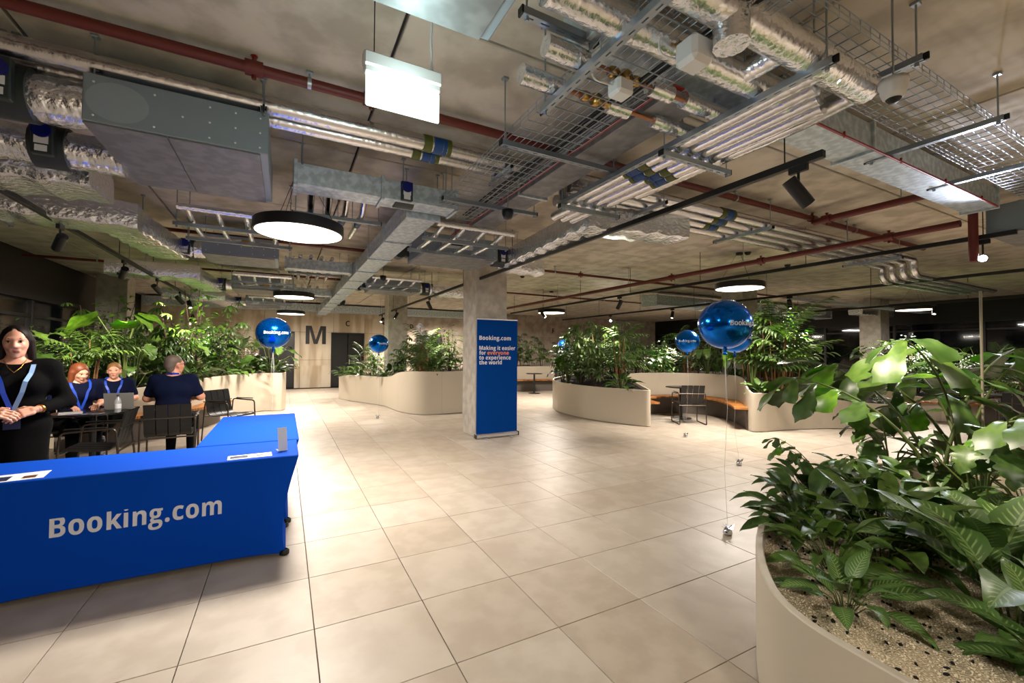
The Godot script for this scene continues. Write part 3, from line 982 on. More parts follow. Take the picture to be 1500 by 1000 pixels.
	for k in 4:
		var t := service("foil_pipe", "banded foil pipe, %s from the slotted channel in the row of four" % ["first", "second", "third", "fourth"][k], "pipe", "row of four banded foil pipes")
		var a := 2.36 + 0.115 * k
		part(t, "lagging", foil_tube([V(a, 2.94, 1.2 + 0.04 * k), V(a, 2.94, 3.75)] if k > 0 else [V(a, 2.94, 1.15), V(a, 2.94, 3.42), V(a, 3.3, 3.42)], 0.045, 0.012, 0.25, 12), M.foil_smooth)
		bands(t, V(a, 2.94, 2.32 + 0.05 * (k % 2)), Z, 0.048)
		for b in [2.05, 3.25]:
			part(t, "pipe_clip", tubm([V(a, 2.94, b - 0.015), V(a, 2.94, b + 0.015)], 0.05, 12), M.zinc)
	# big foil pipes with branches above the right tray
	var bigs := [[1.16, 2.98, 0.85, 2.8, 0.08, "thick foil pipe ending beside the white dome camera"], [1.43, 2.98, 0.9, 2.66, 0.066, "thick foil pipe with a branch, next to the white actuator"]]
	for s in bigs:
		var t := service("foil_pipe", s[5], "pipe")
		part(t, "lagging", foil_tube([V(s[2], s[1], s[0]), V(s[3], s[1], s[0])], s[4], 0.035, 0.1, 16), M.foil)
		rod(t, V(s[3] - 0.5, s[1] + s[4], s[0]))
		rod(t, V(s[2] + 0.5, s[1] + s[4], s[0]))
	var br := service("foil_pipe", "short foil cross pipe joining the two thick foil pipes", "pipe")
	part(br, "lagging", foil_tube([V(2.1, 2.98, 1.2), V(2.1, 2.98, 1.4)], 0.05, 0.04, 0.08, 12), M.foil)
	part(br, "lagging", foil_tube([V(1.66, 2.96, 1.16), V(1.66, 2.83, 1.16)], 0.075, 0.04, 0.06, 12), M.foil)
	var br2 := service("foil_pipe", "long slim foil pipe turning off below the dome camera", "pipe")
	part(br2, "lagging", foil_tube([V(2.78, 2.97, 1.16), V(2.82, 2.96, 1.5), V(2.82, 2.96, 2.9)], 0.05, 0.02, 0.15, 12), M.foil_smooth)
	for k in 2:
		var t := service("valve_pipe", ["foil pipe with brass valve and white actuator under the slab", "foil pipe with brass fitting and red tap handle"][k], "pipe")
		var b: float = [1.72, 1.96][k]
		var y := 2.99
		part(t, "lagging", foil_tube([V(1.08, y, b), V(1.32, y, b)], 0.05, 0.05, 0.08, 12), M.foil)
		part(t, "bare_pipe", tubm([V(1.3, y, b), V(2.5, y, b)], 0.014, 8), M.copper)
		part(t, "lagging", foil_tube([V(1.76 - 0.1 * k, y, b), V(1.92 - 0.1 * k, y, b)], 0.048, 0.04, 0.05, 12), M.foil)
		part(t, "lagging", foil_tube([V(2.02, y, b), V(2.55, y, b)], 0.048, 0.03, 0.1, 12), M.foil)
		var vm := MB.new()
		for q in [[1.5, 0.026], [1.58, 0.034], [1.66, 0.024]]:
			vm.lathe(V(q[0], y, b), [[0.0, -0.03], [q[1], -0.025], [q[1] * 1.15, 0.0], [q[1], 0.025], [0.0, 0.03]], 8, Basis(Vector3.FORWARD, PI / 2))
		part(t, "brass_valve", vm, M.brass)
		part(t, "tap_handle", bxm(Vector3(0.09, 0.012, 0.03), 0.004, V(1.98, y + 0.06, b)), M.red_bright)
		rod(t, V(2.3, y + 0.05, b))
		if k == 0:
			part(t, "actuator", bxm(Vector3(0.11, 0.085, 0.1), 0.015, V(1.55, y - 0.075, b)), M.white_plastic)
			part(t, "cable", tubm(path_round([V(1.5, y - 0.07, b), V(1.36, y - 0.08, b), V(1.34, y + 0.05, b)], 0.05), 0.005, 6), M.white_plastic)
	var act := service("valve_actuator", "large white actuator box hung on the thick foil pipe", "actuator")
	part(act, "housing", bxm(Vector3(0.13, 0.12, 0.12), 0.02, V(1.6, 2.86, 1.3)), M.white_plastic)
	part(act, "cable", tubm(path_round([V(1.56, 2.86, 1.36), V(1.46, 2.86, 1.38), V(1.5, 3.06, 1.38)], 0.06), 0.005, 6), M.white_plastic)
	part(act, "stem", tubm([V(1.6, 2.88, 1.3), V(1.6, 2.97, 1.4)], 0.02, 8), M.brass)
	# red conduit lines
	for s in [[V(1.86, 3.0, 1.75), V(1.86, 3.0, 5.2), "thin red conduit beside the trunking"], [V(1.3, 3.06, 1.56), V(6.5, 3.06, 1.56), "thin red conduit along the grey sheet duct"]]:
		var t := service("red_conduit", s[2], "conduit")
		part(t, "cable", tubm([s[0], s[1]], 0.009, 8), M.red_bright)
		for k in 6:
			var p: Vector3 = s[0].lerp(s[1], (k + 0.5) / 6)
			part(t, "clip", tubm([p + Vector3(0, -0.012, 0), p + Vector3(0, 0.03, 0)], 0.008, 6), M.red_bright)
	# dome camera and smoke heads
	var dome := service("dome_camera", "white dome security camera under the thick foil pipe end", "camera")
	var dm := MB.new()
	dm.lathe(V(2.76, 2.9, 1.02), [[0.022, -0.065], [0.045, -0.052], [0.056, -0.022], [0.056, 0.0], [0.063, 0.008], [0.063, 0.038], [0.0, 0.045]], 20)
	var dh := part(dome, "housing", dm, M.white_plastic)
	dm = MB.new()
	dm.lathe(V(2.76, 2.9, 1.02), [[0.0, -0.082], [0.022, -0.077], [0.034, -0.06]], 14)
	part(dh, "lens", dm, M.black)
	rod(dome, V(2.76, 2.95, 1.02))
	for s in [[1.86, 3.62, "black security camera under the basket tray near the banner"], [1.55, 7.9, "black security camera under the trunk duct"]]:
		var t := service("black_camera", s[2], "camera")
		var m := MB.new()
		m.lathe(V(s[0], 2.84, s[1]), [[0.0, -0.06], [0.04, -0.05], [0.055, -0.01], [0.055, 0.03], [0.0, 0.04]], 14)
		part(t, "housing", m, M.black)
		rod(t, V(s[0], 2.87, s[1]))
	for s in [[7.6, 5.0], [9.4, 5.3], [5.2, 9.3]]:
		var t := service("smoke_detector", "small dark smoke detector on the concrete ceiling", "detector", "smoke detectors on the ceiling")
		var m := MB.new()
		m.lathe(V(s[0], TOP, s[1]), [[0.0, -0.055], [0.035, -0.05], [0.055, -0.02], [0.06, 0.0]], 16)
		part(t, "housing", m, M.black)
	# channel at the corner above the exit sign
	trapeze(V(0.93, 3.06, 1.69), V(1.36, 3.06, 1.69), "broad zinc channel at the end of the pale casing")
	# second cluster of services, far right
	basket("wire basket tray far to the right over the planters", V(11.0, 2.9, 6.2), V(19.0, 2.9, 6.2), 0.4, 0)
	for k in 3:
		var t := service("foil_duct", "crinkled foil duct hung far to the right", "duct", "far foil ducts on the right")
		part(t, "duct_body", foil_box(V(11.2 + 2.8 * k, 2.95, 8.9 - 0.8 * k), V(13.4 + 2.8 * k, 2.95, 8.9 - 0.8 * k), 0.4, 0.24), M.foil_wrinkled)
		rod(t, V(11.8 + 2.8 * k, 3.07, 8.9 - 0.8 * k))
		rod(t, V(12.9 + 2.8 * k, 3.07, 8.9 - 0.8 * k))

# ---------------------------------------------------------------- lamps
func pendant(a: float, b: float, label: String) -> void:
	var t := thing("disc_pendant", label, "lamp", "round disc pendants", V(a, 2.72, b))
	var m := MB.new()
	m.lathe(Vector3.ZERO, [[0.405, 0.004], [0.42, 0.0], [0.425, 0.006], [0.425, 0.1], [0.415, 0.11], [0.0, 0.112]], 48)
	var hs := part(t, "housing", m, M.lamp_grey)
	m = MB.new()
	m.lathe(Vector3.ZERO, [[0.0, 0.003], [0.405, 0.003]], 48)
	m.ix.reverse()
	part(hs, "diffuser", m, M.disc_glow)
	for k in 3:
		var w := TAU * k / 3.0
		part(t, "cable", tubm([Vector3(cos(w) * 0.36, 0.1, sin(w) * 0.36), Vector3(cos(w) * 0.05, TOP - 2.72 - 0.03, sin(w) * 0.05)], 0.0025, 5), M.cable_black)
	m = MB.new()
	m.lathe(Vector3(0, TOP - 2.72 - 0.04, 0), [[0.0, 0.0], [0.06, 0.0], [0.06, 0.04]], 16)
	part(t, "ceiling_rose", m, M.lamp_grey)
	disc_light(t, 0.72, DISC_E)

func track(a: float, b0: float, b1: float, label: String) -> void:
	var t := thing("lighting_track", label, "track")
	var m := MB.new()
	m.box(V(a, 2.825, (b0 + b1) / 2), Vector3(0.042, 0.05, b1 - b0), 0.003)
	part(t, "rail", m, M.black)
	var n := int((b1 - b0) / 2.2) + 1
	for i in n + 1:
		var b := lerpf(b0 + 0.25, b1 - 0.25, float(i) / n)
		part(t, "suspension", tubm([V(a, 2.83, b), V(a, TOP, b)], 0.005, 6), M.black)

# a black cylinder head on the rail, aimed at a point
func track_spot(at: Vector3, aim: Vector3, label: String, power: float, glow: Material = null, col := Color(1.0, 0.94, 0.86), cone := 34.0) -> void:
	var t := thing("track_spotlight", label, "spotlight", "black track spotlights", at)
	var d := (aim - at).normalized()
	var z := -d
	var x := Vector3.UP.cross(z).normalized()
	var bs := Basis(x, z.cross(x), z)
	var up := 2.8 - at.y
	var m := tubm([Vector3(0, 0.0, 0), Vector3(0, up, 0)], 0.009, 8)
	m.box(Vector3(0, up - 0.02, 0), Vector3(0.034, 0.05, 0.12), 0.004)
	part(t, "arm", m, M.black)
	m = MB.new()
	var q := Basis(x, -z, z.cross(x))     # lathe axis along the beam
	m.lathe(Vector3.ZERO, [[0.0, -0.11], [0.042, -0.11], [0.045, -0.105], [0.045, 0.105], [0.042, 0.11], [0.036, 0.108], [0.034, 0.09]], 18, q)
	var hd := part(t, "head", m, M.black)
	m = MB.new()
	m.lathe(Vector3.ZERO, [[0.035, 0.092], [0.0, 0.094]], 16, q)
	part(hd, "lens", m, M.spot_glow if glow == null else glow)
	var l := SpotLight3D.new()
	l.name = "light"
	l.light_color = col
	l.light_energy = power
	l.light_size = 0.035
	l.spot_angle = cone
	l.spot_angle_attenuation = 0.7
	l.spot_range = 40.0
	l.spot_attenuation = 2.0
	l.shadow_enabled = true
	l.transform = Transform3D(bs, d * 0.125)
	t.add_child(l, true)

func make_lamps() -> void:
	pendant(0.12, 4.93, "round disc pendant over the blue reception tables")
	pendant(0.18, 11.0, "round disc pendant over the passage to the lettered wall")
	pendant(0.18, 16.1, "round disc pendant close to the lettered wall")
	pendant(7.5, 5.1, "round disc pendant over the bench alcove")
	pendant(7.3, 11.2, "round disc pendant over the far bistro tables")
	pendant(15.15, 5.2, "round disc pendant over the planters before the right window wall")
	pendant(0.12, -2.6, "round disc pendant behind the photographer over the entrance tiles")
	pendant(15.1, 11.2, "round disc pendant far off between the right window wall and the ring planter")
	pendant(7.4, 16.8, "round disc pendant over the distant planter beyond the banner")
	pendant(7.5, -1.1, "round disc pendant over the rear of the leafy near planter")
	track(3.08, 1.5, 16.3, "long black lighting track passing in front of the banner column")
	track(-2.07, 2.4, 13.4, "black lighting track on the side of the dark left window wall")
	track(6.82, 1.5, 13.0, "black lighting track beside the red sprinkler main")
	track(10.0, 1.8, 14.5, "black lighting track passing over the bench planter column")
	track(14.5, 1.8, 12.0, "black lighting track nearest the dark right window wall")
	track(3.6, 15.6, 18.6, "short black lighting track before the pale far wall")
	var S := "black spotlight on the track"
	track_spot(V(3.08, 2.62, 1.66), V(4.2, 0.8, 0.9), S + " end beside the dome camera, aimed down", SPOT_E * 0.6)
	track_spot(V(-2.07, 2.62, 6.1), V(-3.2, 1.4, 8.0), S + " by the left windows, above the standing woman", SPOT_E)
	track_spot(V(-2.07, 2.62, 8.1), V(-3.0, 1.3, 10.2), S + " by the left windows, above the seated group", SPOT_E)
	track_spot(V(-2.07, 2.62, 9.95), V(-1.2, 1.2, 12.6), S + " by the left windows, above the broad-leaved plant", SPOT_E)
	track_spot(V(-2.07, 2.62, 11.9), V(-1.0, 1.2, 13.6), S + " by the left windows, second from its far end", SPOT_E)
	track_spot(V(-2.07, 2.62, 13.0), V(-1.6, 1.0, 12.0), S + " by the left windows, at its far end", SPOT_E)
	track_spot(V(3.08, 2.62, 10.1), V(4.2, 1.0, 11.0), S + " over the planter with the white-flowering plant, nearer the column", SPOT_E)
	track_spot(V(3.08, 2.62, 13.6), V(2.2, 1.0, 13.4), S + " over the planter with the white-flowering plant, middle one", SPOT_E)
	track_spot(V(3.08, 2.62, 15.8), V(2.0, 1.0, 14.4), S + " over the planter with the white-flowering plant, at the track end", SPOT_E)
	track_spot(V(6.88, 2.60, 1.77), V(0.3, 1.45, 0.1), S + " beside the red riser, shining straight out with a star flare", SPOT_E * 0.35, M.flare_glow, Color(0.92, 0.93, 1.0), 50.0)
	track_spot(V(6.82, 2.62, 7.6), V(6.6, 1.0, 8.6), S + " beside the sprinkler main, over the bushy planter front", SPOT_E)
	track_spot(V(6.82, 2.62, 10.9), V(7.4, 1.0, 9.6), S + " beside the sprinkler main, beyond the bushy planter", SPOT_E)
	track_spot(V(10.0, 2.62, 5.6), V(9.6, 0.9, 5.2), S + " over the bench planter, on the side of the balloons", SPOT_E)
	track_spot(V(10.0, 2.62, 8.9), V(9.4, 1.2, 8.6), S + " over the bench planter, behind its column", SPOT_E)
	track_spot(V(10.0, 2.62, 11.6), V(5.0, 1.5, 5.0), S + " over the bench planter, glowing towards the hall", SPOT_E * 0.35, M.flare_glow)
	track_spot(V(14.5, 2.62, 4.6), V(13.4, 0.8, 4.4), S + " nearest the right windows, over the far planter", SPOT_E * 0.4)
	track_spot(V(14.5, 2.62, 7.9), V(12.6, 1.2, 7.2), S + " nearest the right windows, in line with the columns", SPOT_E * 0.5)
	track_spot(V(3.6, 2.62, 16.4), V(4.6, 1.0, 18.5), S + " before the pale far wall, nearer end", SPOT_E)
	track_spot(V(3.6, 2.62, 18.0), V(6.0, 1.2, 19.0), S + " before the pale far wall, farther end", SPOT_E)
	# the illuminated exit sign: housing, lit blade
	var t := thing("exit_sign", "white illuminated exit sign hung on two wires below the slab", "sign")
	var h := MB.new()
	h.box(V(0.433, 2.725, 1.83), Vector3(0.335, 0.062, 0.05), 0.008)
	h.box(V(0.433, 2.683, 1.83), Vector3(0.325, 0.03, 0.034), 0.006)
	part(t, "housing", h, M.white_plastic)
	var blade := part(t, "lit_panel", bxm(Vector3(0.315, 0.135, 0.014), 0.006, V(0.435, 2.602, 1.83)), M.sign_glow)
	var mk := MB.new()
	mk.box(V(0.35, 2.61, 1.8225), Vector3(0.055, 0.055, 0.001), 0)
	mk.box(V(0.47, 2.61, 1.8225), Vector3(0.09, 0.018, 0.001), 0)
	mk.tri(V(0.41, 2.61, 1.8225), V(0.435, 2.575, 1.8225), V(0.435, 2.645, 1.8225))
	mk.box(V(0.55, 2.605, 1.8225), Vector3(0.035, 0.075, 0.001), 0)
	part(blade, "pictogram", mk, M.sign_mark)
	part(t, "wire", tubm([V(0.31, 2.75, 1.83), V(0.31, TOP, 1.83)], 0.0025, 5), M.cable_black)
	part(t, "cord", tubm([V(0.56, 2.75, 1.83), V(0.555, 2.9, 1.84), V(0.56, 3.05, 1.83), V(0.56, TOP, 1.83)], 0.005, 6), M.white_plastic)
	var l := OmniLight3D.new()
	l.name = "light"
	l.light_energy = 0.5
	l.light_color = Color(0.88, 1.0, 0.98)
	l.light_size = 0.1
	l.shadow_enabled = true
	l.omni_range = 30.0
	l.omni_attenuation = 2.0
	l.position = V(0.435, 2.602, 1.83)
	t.add_child(l, true)

# ---------------------------------------------------------------- planters
var soils := []          # [polygon (a, b), rim heights] for planting

func smooth_loop(pts: Array, sub := 5) -> Array:      # closed Catmull-Rom through (a, b, rim height)
	var o := []
	var n := pts.size()
	for i in n:
		var p0: Vector3 = pts[(i - 1 + n) % n]
		var p1: Vector3 = pts[i]
		var p2: Vector3 = pts[(i + 1) % n]
		var p3: Vector3 = pts[(i + 2) % n]
		for k in sub:
			var t := float(k) / sub
			o.append(0.5 * (2.0 * p1 + (p2 - p0) * t + (2.0 * p0 - 5.0 * p1 + 4.0 * p2 - p3) * t * t + (3.0 * p1 - p0 - 3.0 * p2 + p3) * t * t * t))
	return o

func loop_normals(l: Array) -> Array:
	var area := 0.0
	var n := l.size()
	for i in n:
		area += l[i].x * l[(i + 1) % n].y - l[(i + 1) % n].x * l[i].y
	var s := signf(area)
	var o := []
	for i in n:
		var d: Vector3 = l[(i + 1) % n] - l[(i - 1 + n) % n]
		o.append(Vector2(d.y, -d.x).normalized() * s)
	return o

func planter(label: String, pts: Array, soil_mat: Material, panel := 1.3, drop := 0.07) -> Node3D:
	var t := thing("planter", label, "planter", "cream curved planters")
	var l := smooth_loop(pts)
	var nn := loop_normals(l)
	var n := l.size()
	# outline walked panel by panel, each a bent sheet with a folded rim
	var len := 0.0
	var start := 0
	for i in n:
		var q: Vector3 = l[(i + 1) % n] - l[i]
		len += Vector2(q.x, q.y).length()
		if len >= panel or i == n - 1:
			var prof := []          # outer bottom -> outer top -> inner top -> inner low
			var rows := [PackedVector3Array(), PackedVector3Array(), PackedVector3Array(), PackedVector3Array(), PackedVector3Array(), PackedVector3Array()]
			var m := i + 1 - start
			for k in m + 1:
				var j := (start + k) % n
				var p: Vector3 = l[j]
				var w: Vector2 = nn[j]
				var g := 0.0
				if k == 0:
					g = 0.0015
				elif k == m:
					g = -0.0015
				var tang := Vector2(-w.y, w.x) * g
				var c := Vector2(p.x, p.y) + tang
				var ins := c - w * 0.035
				var r := 0.005
				rows[0].append(V(c.x, 0.012, c.y))
				rows[1].append(V(c.x, p.z - r, c.y))
				rows[2].append(V((c - w * r).x, p.z, (c - w * r).y))
				rows[3].append(V((ins + w * r).x, p.z, (ins + w * r).y))
				rows[4].append(V(ins.x, p.z - r, ins.y))
				rows[5].append(V(ins.x, p.z - 0.3, ins.y))
			var mb := MB.new()
			var fl: bool = nn[0].dot(Vector2(l[1].y - l[0].y, -(l[1].x - l[0].x))) < 0
			for k in 5:
				mb.surf([rows[k], rows[k + 1]], false, not fl)
			for e in [0, m]:
				var q4 := [rows[0][e], rows[1][e], rows[4][e], V(rows[5][e].x, 0.012, -rows[5][e].z)]
				mb.quad(q4[0], q4[1], q4[2], q4[3])
			part(t, "panel", mb, M.planter)
			start = i + 1
			len = 0.0
	# soil
	var poly := PackedVector2Array()
	var inner := []
	for i in n:
		var c: Vector2 = Vector2(l[i].x, l[i].y) - nn[i] * 0.033
		poly.append(c)
		inner.append(V(c.x, l[i].z - drop, c.y))
	var tr := Geometry2D.triangulate_polygon(poly)
	var sm := MB.new()
	for i in range(0, tr.size(), 3):
		var a: Vector3 = inner[tr[i]]
		var b: Vector3 = inner[tr[i + 1]]
		var c: Vector3 = inner[tr[i + 2]]
		if (b - a).cross(c - a).y > 0:
			sm.tri(a, b, c)
		else:
			sm.tri(a, c, b)
	part(t, "soil", sm, soil_mat)
	soils.append({poly = poly, rim = l, drop = drop})
	return t

func soil_at(k: int, a: float, b: float) -> float:
	var s = soils[k]
	var w := 0.0
	var h := 0.0
	for p: Vector3 in s.rim:
		var q := 1.0 / (0.02 + pow(Vector2(p.x - a, p.y - b).length_squared(), 1.5))
		w += q
		h += q * p.z
	return h / w - s.drop

# curved bench: wooden slats laid across a path, on a recessed grey plinth
func bench(label: String, path: Array, depth: float, flip := 1.0) -> void:
	var t := thing("slatted_bench", label, "bench", "curved wooden benches")
	var l := []
	for i in path.size() - 1:
		var p0: Vector2 = path[maxi(i - 1, 0)]
		var p1: Vector2 = path[i]
		var p2: Vector2 = path[i + 1]
		var p3: Vector2 = path[mini(i + 2, path.size() - 1)]
		for k in 8:
			l.append(p1.cubic_interpolate(p2, p0, p3, k / 8.0))
	l.append(path[-1])
	var curve := Curve2D.new()
	for p in l:
		curve.add_point(p)
	var total := curve.get_baked_length()
	var n := int(total / 0.07)
	var outer := []
	for i in n + 1:
		var s := total * i / n
		var p := curve.sample_baked(s)
		var q := curve.sample_baked(minf(s + 0.03, total)) - curve.sample_baked(maxf(s - 0.03, 0.0))
		var w := Vector2(q.y, -q.x).normalized() * flip      # towards the wall
		outer.append([p, w])
	for i in n:
		var a: Vector2 = outer[i][0].lerp(outer[i + 1][0], 0.05)
		var b: Vector2 = outer[i][0].lerp(outer[i + 1][0], 0.95)
		var c: Vector2 = b + outer[i + 1][1] * depth
		var d: Vector2 = a + outer[i][1] * depth
		var m := MB.new()
		var top := []
		var bot := []
		for p: Vector2 in [a, b, c, d]:
			top.append(V(p.x, 0.45, p.y))
			bot.append(V(p.x, 0.41, p.y))
		var up: bool = (top[1] - top[0]).cross(top[2] - top[0]).y > 0
		if up:
			m.quad(top[0], top[1], top[2], top[3])
			m.quad(bot[3], bot[2], bot[1], bot[0])
		else:
			m.quad(top[3], top[2], top[1], top[0])
			m.quad(bot[0], bot[1], bot[2], bot[3])
		for k in 4:
			var e := (k + 1) % 4
			if up:
				m.quad(bot[k], bot[e], top[e], top[k])
			else:
				m.quad(bot[e], bot[k], top[k], top[e])
		part(t, "slat", m, M.wood)
	var kick := MB.new()
	var rows := [PackedVector3Array(), PackedVector3Array()]
	for e in outer:
		var p: Vector2 = e[0] + e[1] * depth * 0.55
		rows[0].append(V(p.x, 0.002, p.y))
		rows[1].append(V(p.x, 0.41, p.y))
	kick.surf(rows, false, flip < 0)
	var rows2 := [PackedVector3Array(), PackedVector3Array()]
	for e in outer:
		var p: Vector2 = e[0] + e[1] * (depth * 0.55 + 0.04)
		rows2[0].append(V(p.x, 0.002, p.y))
		rows2[1].append(V(p.x, 0.41, p.y))
	kick.surf(rows2, false, flip > 0)
	part(t, "plinth", kick, M.kick)

func make_planters() -> void:
	# 0 near planter on the right
	planter("low cream planter with sand and big leaves, rim curving beside the tiles", [Vector3(1.6, -1.0, 0.56), Vector3(1.62, 0.1, 0.56), Vector3(1.635, 0.62, 0.56), Vector3(1.69, 0.95, 0.56), Vector3(1.9, 1.2, 0.56), Vector3(2.32, 1.48, 0.56), Vector3(2.95, 1.75, 0.56), Vector3(3.9, 1.95, 0.56), Vector3(5.0, 1.75, 0.56), Vector3(5.7, 1.1, 0.56), Vector3(5.6, 0.2, 0.56), Vector3(4.4, -0.9, 0.56), Vector3(2.6, -1.5, 0.56)], M.sand, 1.25, 0.09)
	# 1 the ring planter around the alcove
	planter("large cream ring planter wrapped around the bench alcove", [
		Vector3(6.62, 6.5, 0.75), Vector3(6.5, 6.68, 0.75), Vector3(6.18, 7.5, 0.75), Vector3(6.08, 8.6, 0.76), Vector3(6.3, 9.5, 0.77), Vector3(6.9, 10.3, 0.8),
		Vector3(8.4, 10.7, 0.9), Vector3(10.2, 10.2, 0.95), Vector3(11.6, 8.6, 0.95), Vector3(12.0, 6.6, 0.8), Vector3(11.9, 4.6, 0.55), Vector3(11.3, 4.0, 0.48), Vector3(10.25, 4.5, 0.55),
		Vector3(9.5, 4.83, 0.66), Vector3(8.75, 5.02, 0.73), Vector3(8.2, 5.1, 0.75), Vector3(8.03, 5.22, 0.76), Vector3(8.2, 5.45, 0.85), Vector3(8.75, 5.9, 0.98), Vector3(9.25, 6.45, 1.0), Vector3(9.42, 7.1, 1.0),
		Vector3(9.12, 7.75, 1.0), Vector3(8.4, 8.1, 1.0), Vector3(7.6, 8.05, 1.0), Vector3(7.05, 7.6, 0.97), Vector3(6.85, 7.0, 0.84), Vector3(6.72, 6.58, 0.76)], M.soil)
	bench("curved slatted bench inside the alcove beyond the balloons", [Vector2(7.9, 5.5), Vector2(8.35, 5.95), Vector2(8.8, 6.55), Vector2(8.92, 7.1), Vector2(8.68, 7.45), Vector2(8.2, 7.62), Vector2(7.75, 7.55), Vector2(7.4, 7.2), Vector2(7.2, 6.75)], 0.42, 1.0)
	# 2 planter behind the banner column
	planter("tall cream planter with a swooping rim behind the banner column", [
		Vector3(1.56, 14.75, 0.68), Vector3(1.75, 13.85, 0.78), Vector3(2.15, 12.9, 0.79), Vector3(2.43, 12.2, 0.8), Vector3(2.5, 11.5, 0.86), Vector3(2.55, 10.9, 0.98), Vector3(2.72, 10.35, 1.03), Vector3(3.0, 10.05, 1.03), Vector3(3.5, 10.0, 1.03), Vector3(4.2, 10.1, 1.03),
		Vector3(5.1, 10.6, 1.02), Vector3(5.4, 11.6, 1.0), Vector3(5.2, 13.2, 0.95), Vector3(4.4, 15.0, 0.85), Vector3(3.0, 15.6, 0.75), Vector3(1.9, 15.4, 0.7)], M.soil)
	# 3 left planter behind the seated group
	planter("tall cream planter behind the seated group with lush mixed plants", [
		Vector3(-0.04, 12.3, 0.95), Vector3(-0.5, 12.35, 0.95), Vector3(-0.95, 11.8, 0.95), Vector3(-1.3, 11.0, 0.95), Vector3(-1.6, 10.0, 0.93), Vector3(-2.1, 9.35, 0.88), Vector3(-2.9, 9.05, 0.8), Vector3(-3.7, 8.9, 0.75), Vector3(-4.2, 9.2, 0.75),
		Vector3(-4.25, 11.0, 0.8), Vector3(-4.0, 13.6, 0.85), Vector3(-2.8, 14.6, 0.9), Vector3(-1.2, 14.6, 0.95), Vector3(-0.15, 14.0, 0.95), Vector3(0.05, 13.0, 0.95)], M.soil)
	bench("short slatted bench along the planter behind the seated man", [Vector2(-0.95, 10.9), Vector2(-1.15, 10.2), Vector2(-1.5, 9.5), Vector2(-2.1, 8.85), Vector2(-2.9, 8.55)], 0.42, 1.0)
	# 4 far planter beyond the banner
	planter("distant cream planter with a bench, beyond the banner", [Vector3(6.6, 14.9, 0.95), Vector3(7.6, 14.75, 0.95), Vector3(8.8, 14.6, 0.95), Vector3(10.2, 14.1, 0.95), Vector3(11.4, 13.2, 0.9), Vector3(12.2, 13.8, 0.9), Vector3(12.0, 15.6, 0.9), Vector3(10.0, 16.6, 0.95), Vector3(7.6, 16.6, 0.95), Vector3(6.4, 16.0, 0.95)], M.soil)
	bench("distant slatted bench beyond the banner", [Vector2(6.8, 14.4), Vector2(7.8, 14.25), Vector2(8.9, 14.1), Vector2(10.1, 13.6)], 0.42, -1.0)
	# 5 far right planter with bench
	planter("cream planter standing before the right window wall", [Vector3(13.2, 3.9, 0.5), Vector3(14.2, 3.4, 0.55), Vector3(15.6, 3.1, 0.6), Vector3(17.0, 3.2, 0.7), Vector3(17.6, 4.4, 0.85), Vector3(17.2, 6.0, 0.9), Vector3(15.6, 6.6, 0.9), Vector3(14.0, 6.1, 0.85), Vector3(13.2, 5.0, 0.6)], M.soil)
	bench("slatted bench by the planter before the right window wall", [Vector2(12.75, 4.9), Vector2(12.95, 4.2), Vector2(13.4, 3.5), Vector2(14.3, 3.0), Vector2(15.4, 2.7)], 0.38, -1.0)
	# scattered grit and mulch on the near sand
	rng.seed = 21
	for s in [["sand_grit", "grain", 9000, 0.0032, "pale coarse grit scattered over the sand of the near planter", "grit"], ["bark_mulch", "mulch", 300, 0.008, "dark bark mulch scattered over the sand of the near planter", "mulch"]]:
		var bm := MB.new()
		bm.lathe(Vector3.ZERO, [[0.0, -0.6], [0.8, -0.3], [1.0, 0.2], [0.5, 0.7], [0.0, 0.8]], 5)
		var mm := MultiMesh.new()
		mm.transform_format = MultiMesh.TRANSFORM_3D
		mm.mesh = bm.mesh()
		var xs := []
		while xs.size() < s[2]:
			var p := Vector2(rng.randf_range(1.6, 3.3), rng.randf_range(0.3, 1.75))
			if not Geometry2D.is_point_in_polygon(p, soils[0].poly):
				continue
			if s[0] == "bark_mulch" and sin(p.x * 5.0 + 1.0) * sin(p.y * 6.0) < -0.1 + rng.randf_range(-0.3, 0.3):
				continue
			var r: float = s[3] * rng.randf_range(0.5, 1.4)
			xs.append(Transform3D(Basis.from_euler(Vector3(rng.randf() * TAU, rng.randf() * TAU, 0)) * Basis.from_scale(Vector3(r, r * 0.7, r * rng.randf_range(0.6, 1.5))), V(p.x, 0.47 + r * 0.3, p.y)))
		mm.instance_count = xs.size()
		for i in xs.size():
			mm.set_instance_transform(i, xs[i])
		var o := MultiMeshInstance3D.new()
		o.multimesh = mm
		o.material_override = M[s[1]]
		o.name = s[0]
		add_child(o)
		tag(o, s[4], s[5])
		o.set_meta("kind", "stuff")

# ---------------------------------------------------------------- furniture
func bistro_table(at: Vector3, label: String, r := 0.38) -> void:
	var t := thing("bistro_table", label, "table", "black round bistro tables", at)
	var m := MB.new()
	m.lathe(Vector3(0, 0.712, 0), [[0.0, 0.0], [r - 0.006, 0.0], [r, 0.006], [r, 0.015], [r - 0.004, 0.02], [0.0, 0.02]], 36)
	part(t, "table_top", m, M.table_black)
	part(t, "pillar", tubm([Vector3(0, 0.02, 0), Vector3(0, 0.712, 0)], 0.032, 16), M.black)
	m = MB.new()
	m.lathe(Vector3.ZERO, [[0.225, 0.001], [0.23, 0.006], [0.22, 0.012], [0.05, 0.02], [0.0, 0.022]], 32)
	part(t, "base_plate", m, M.black)

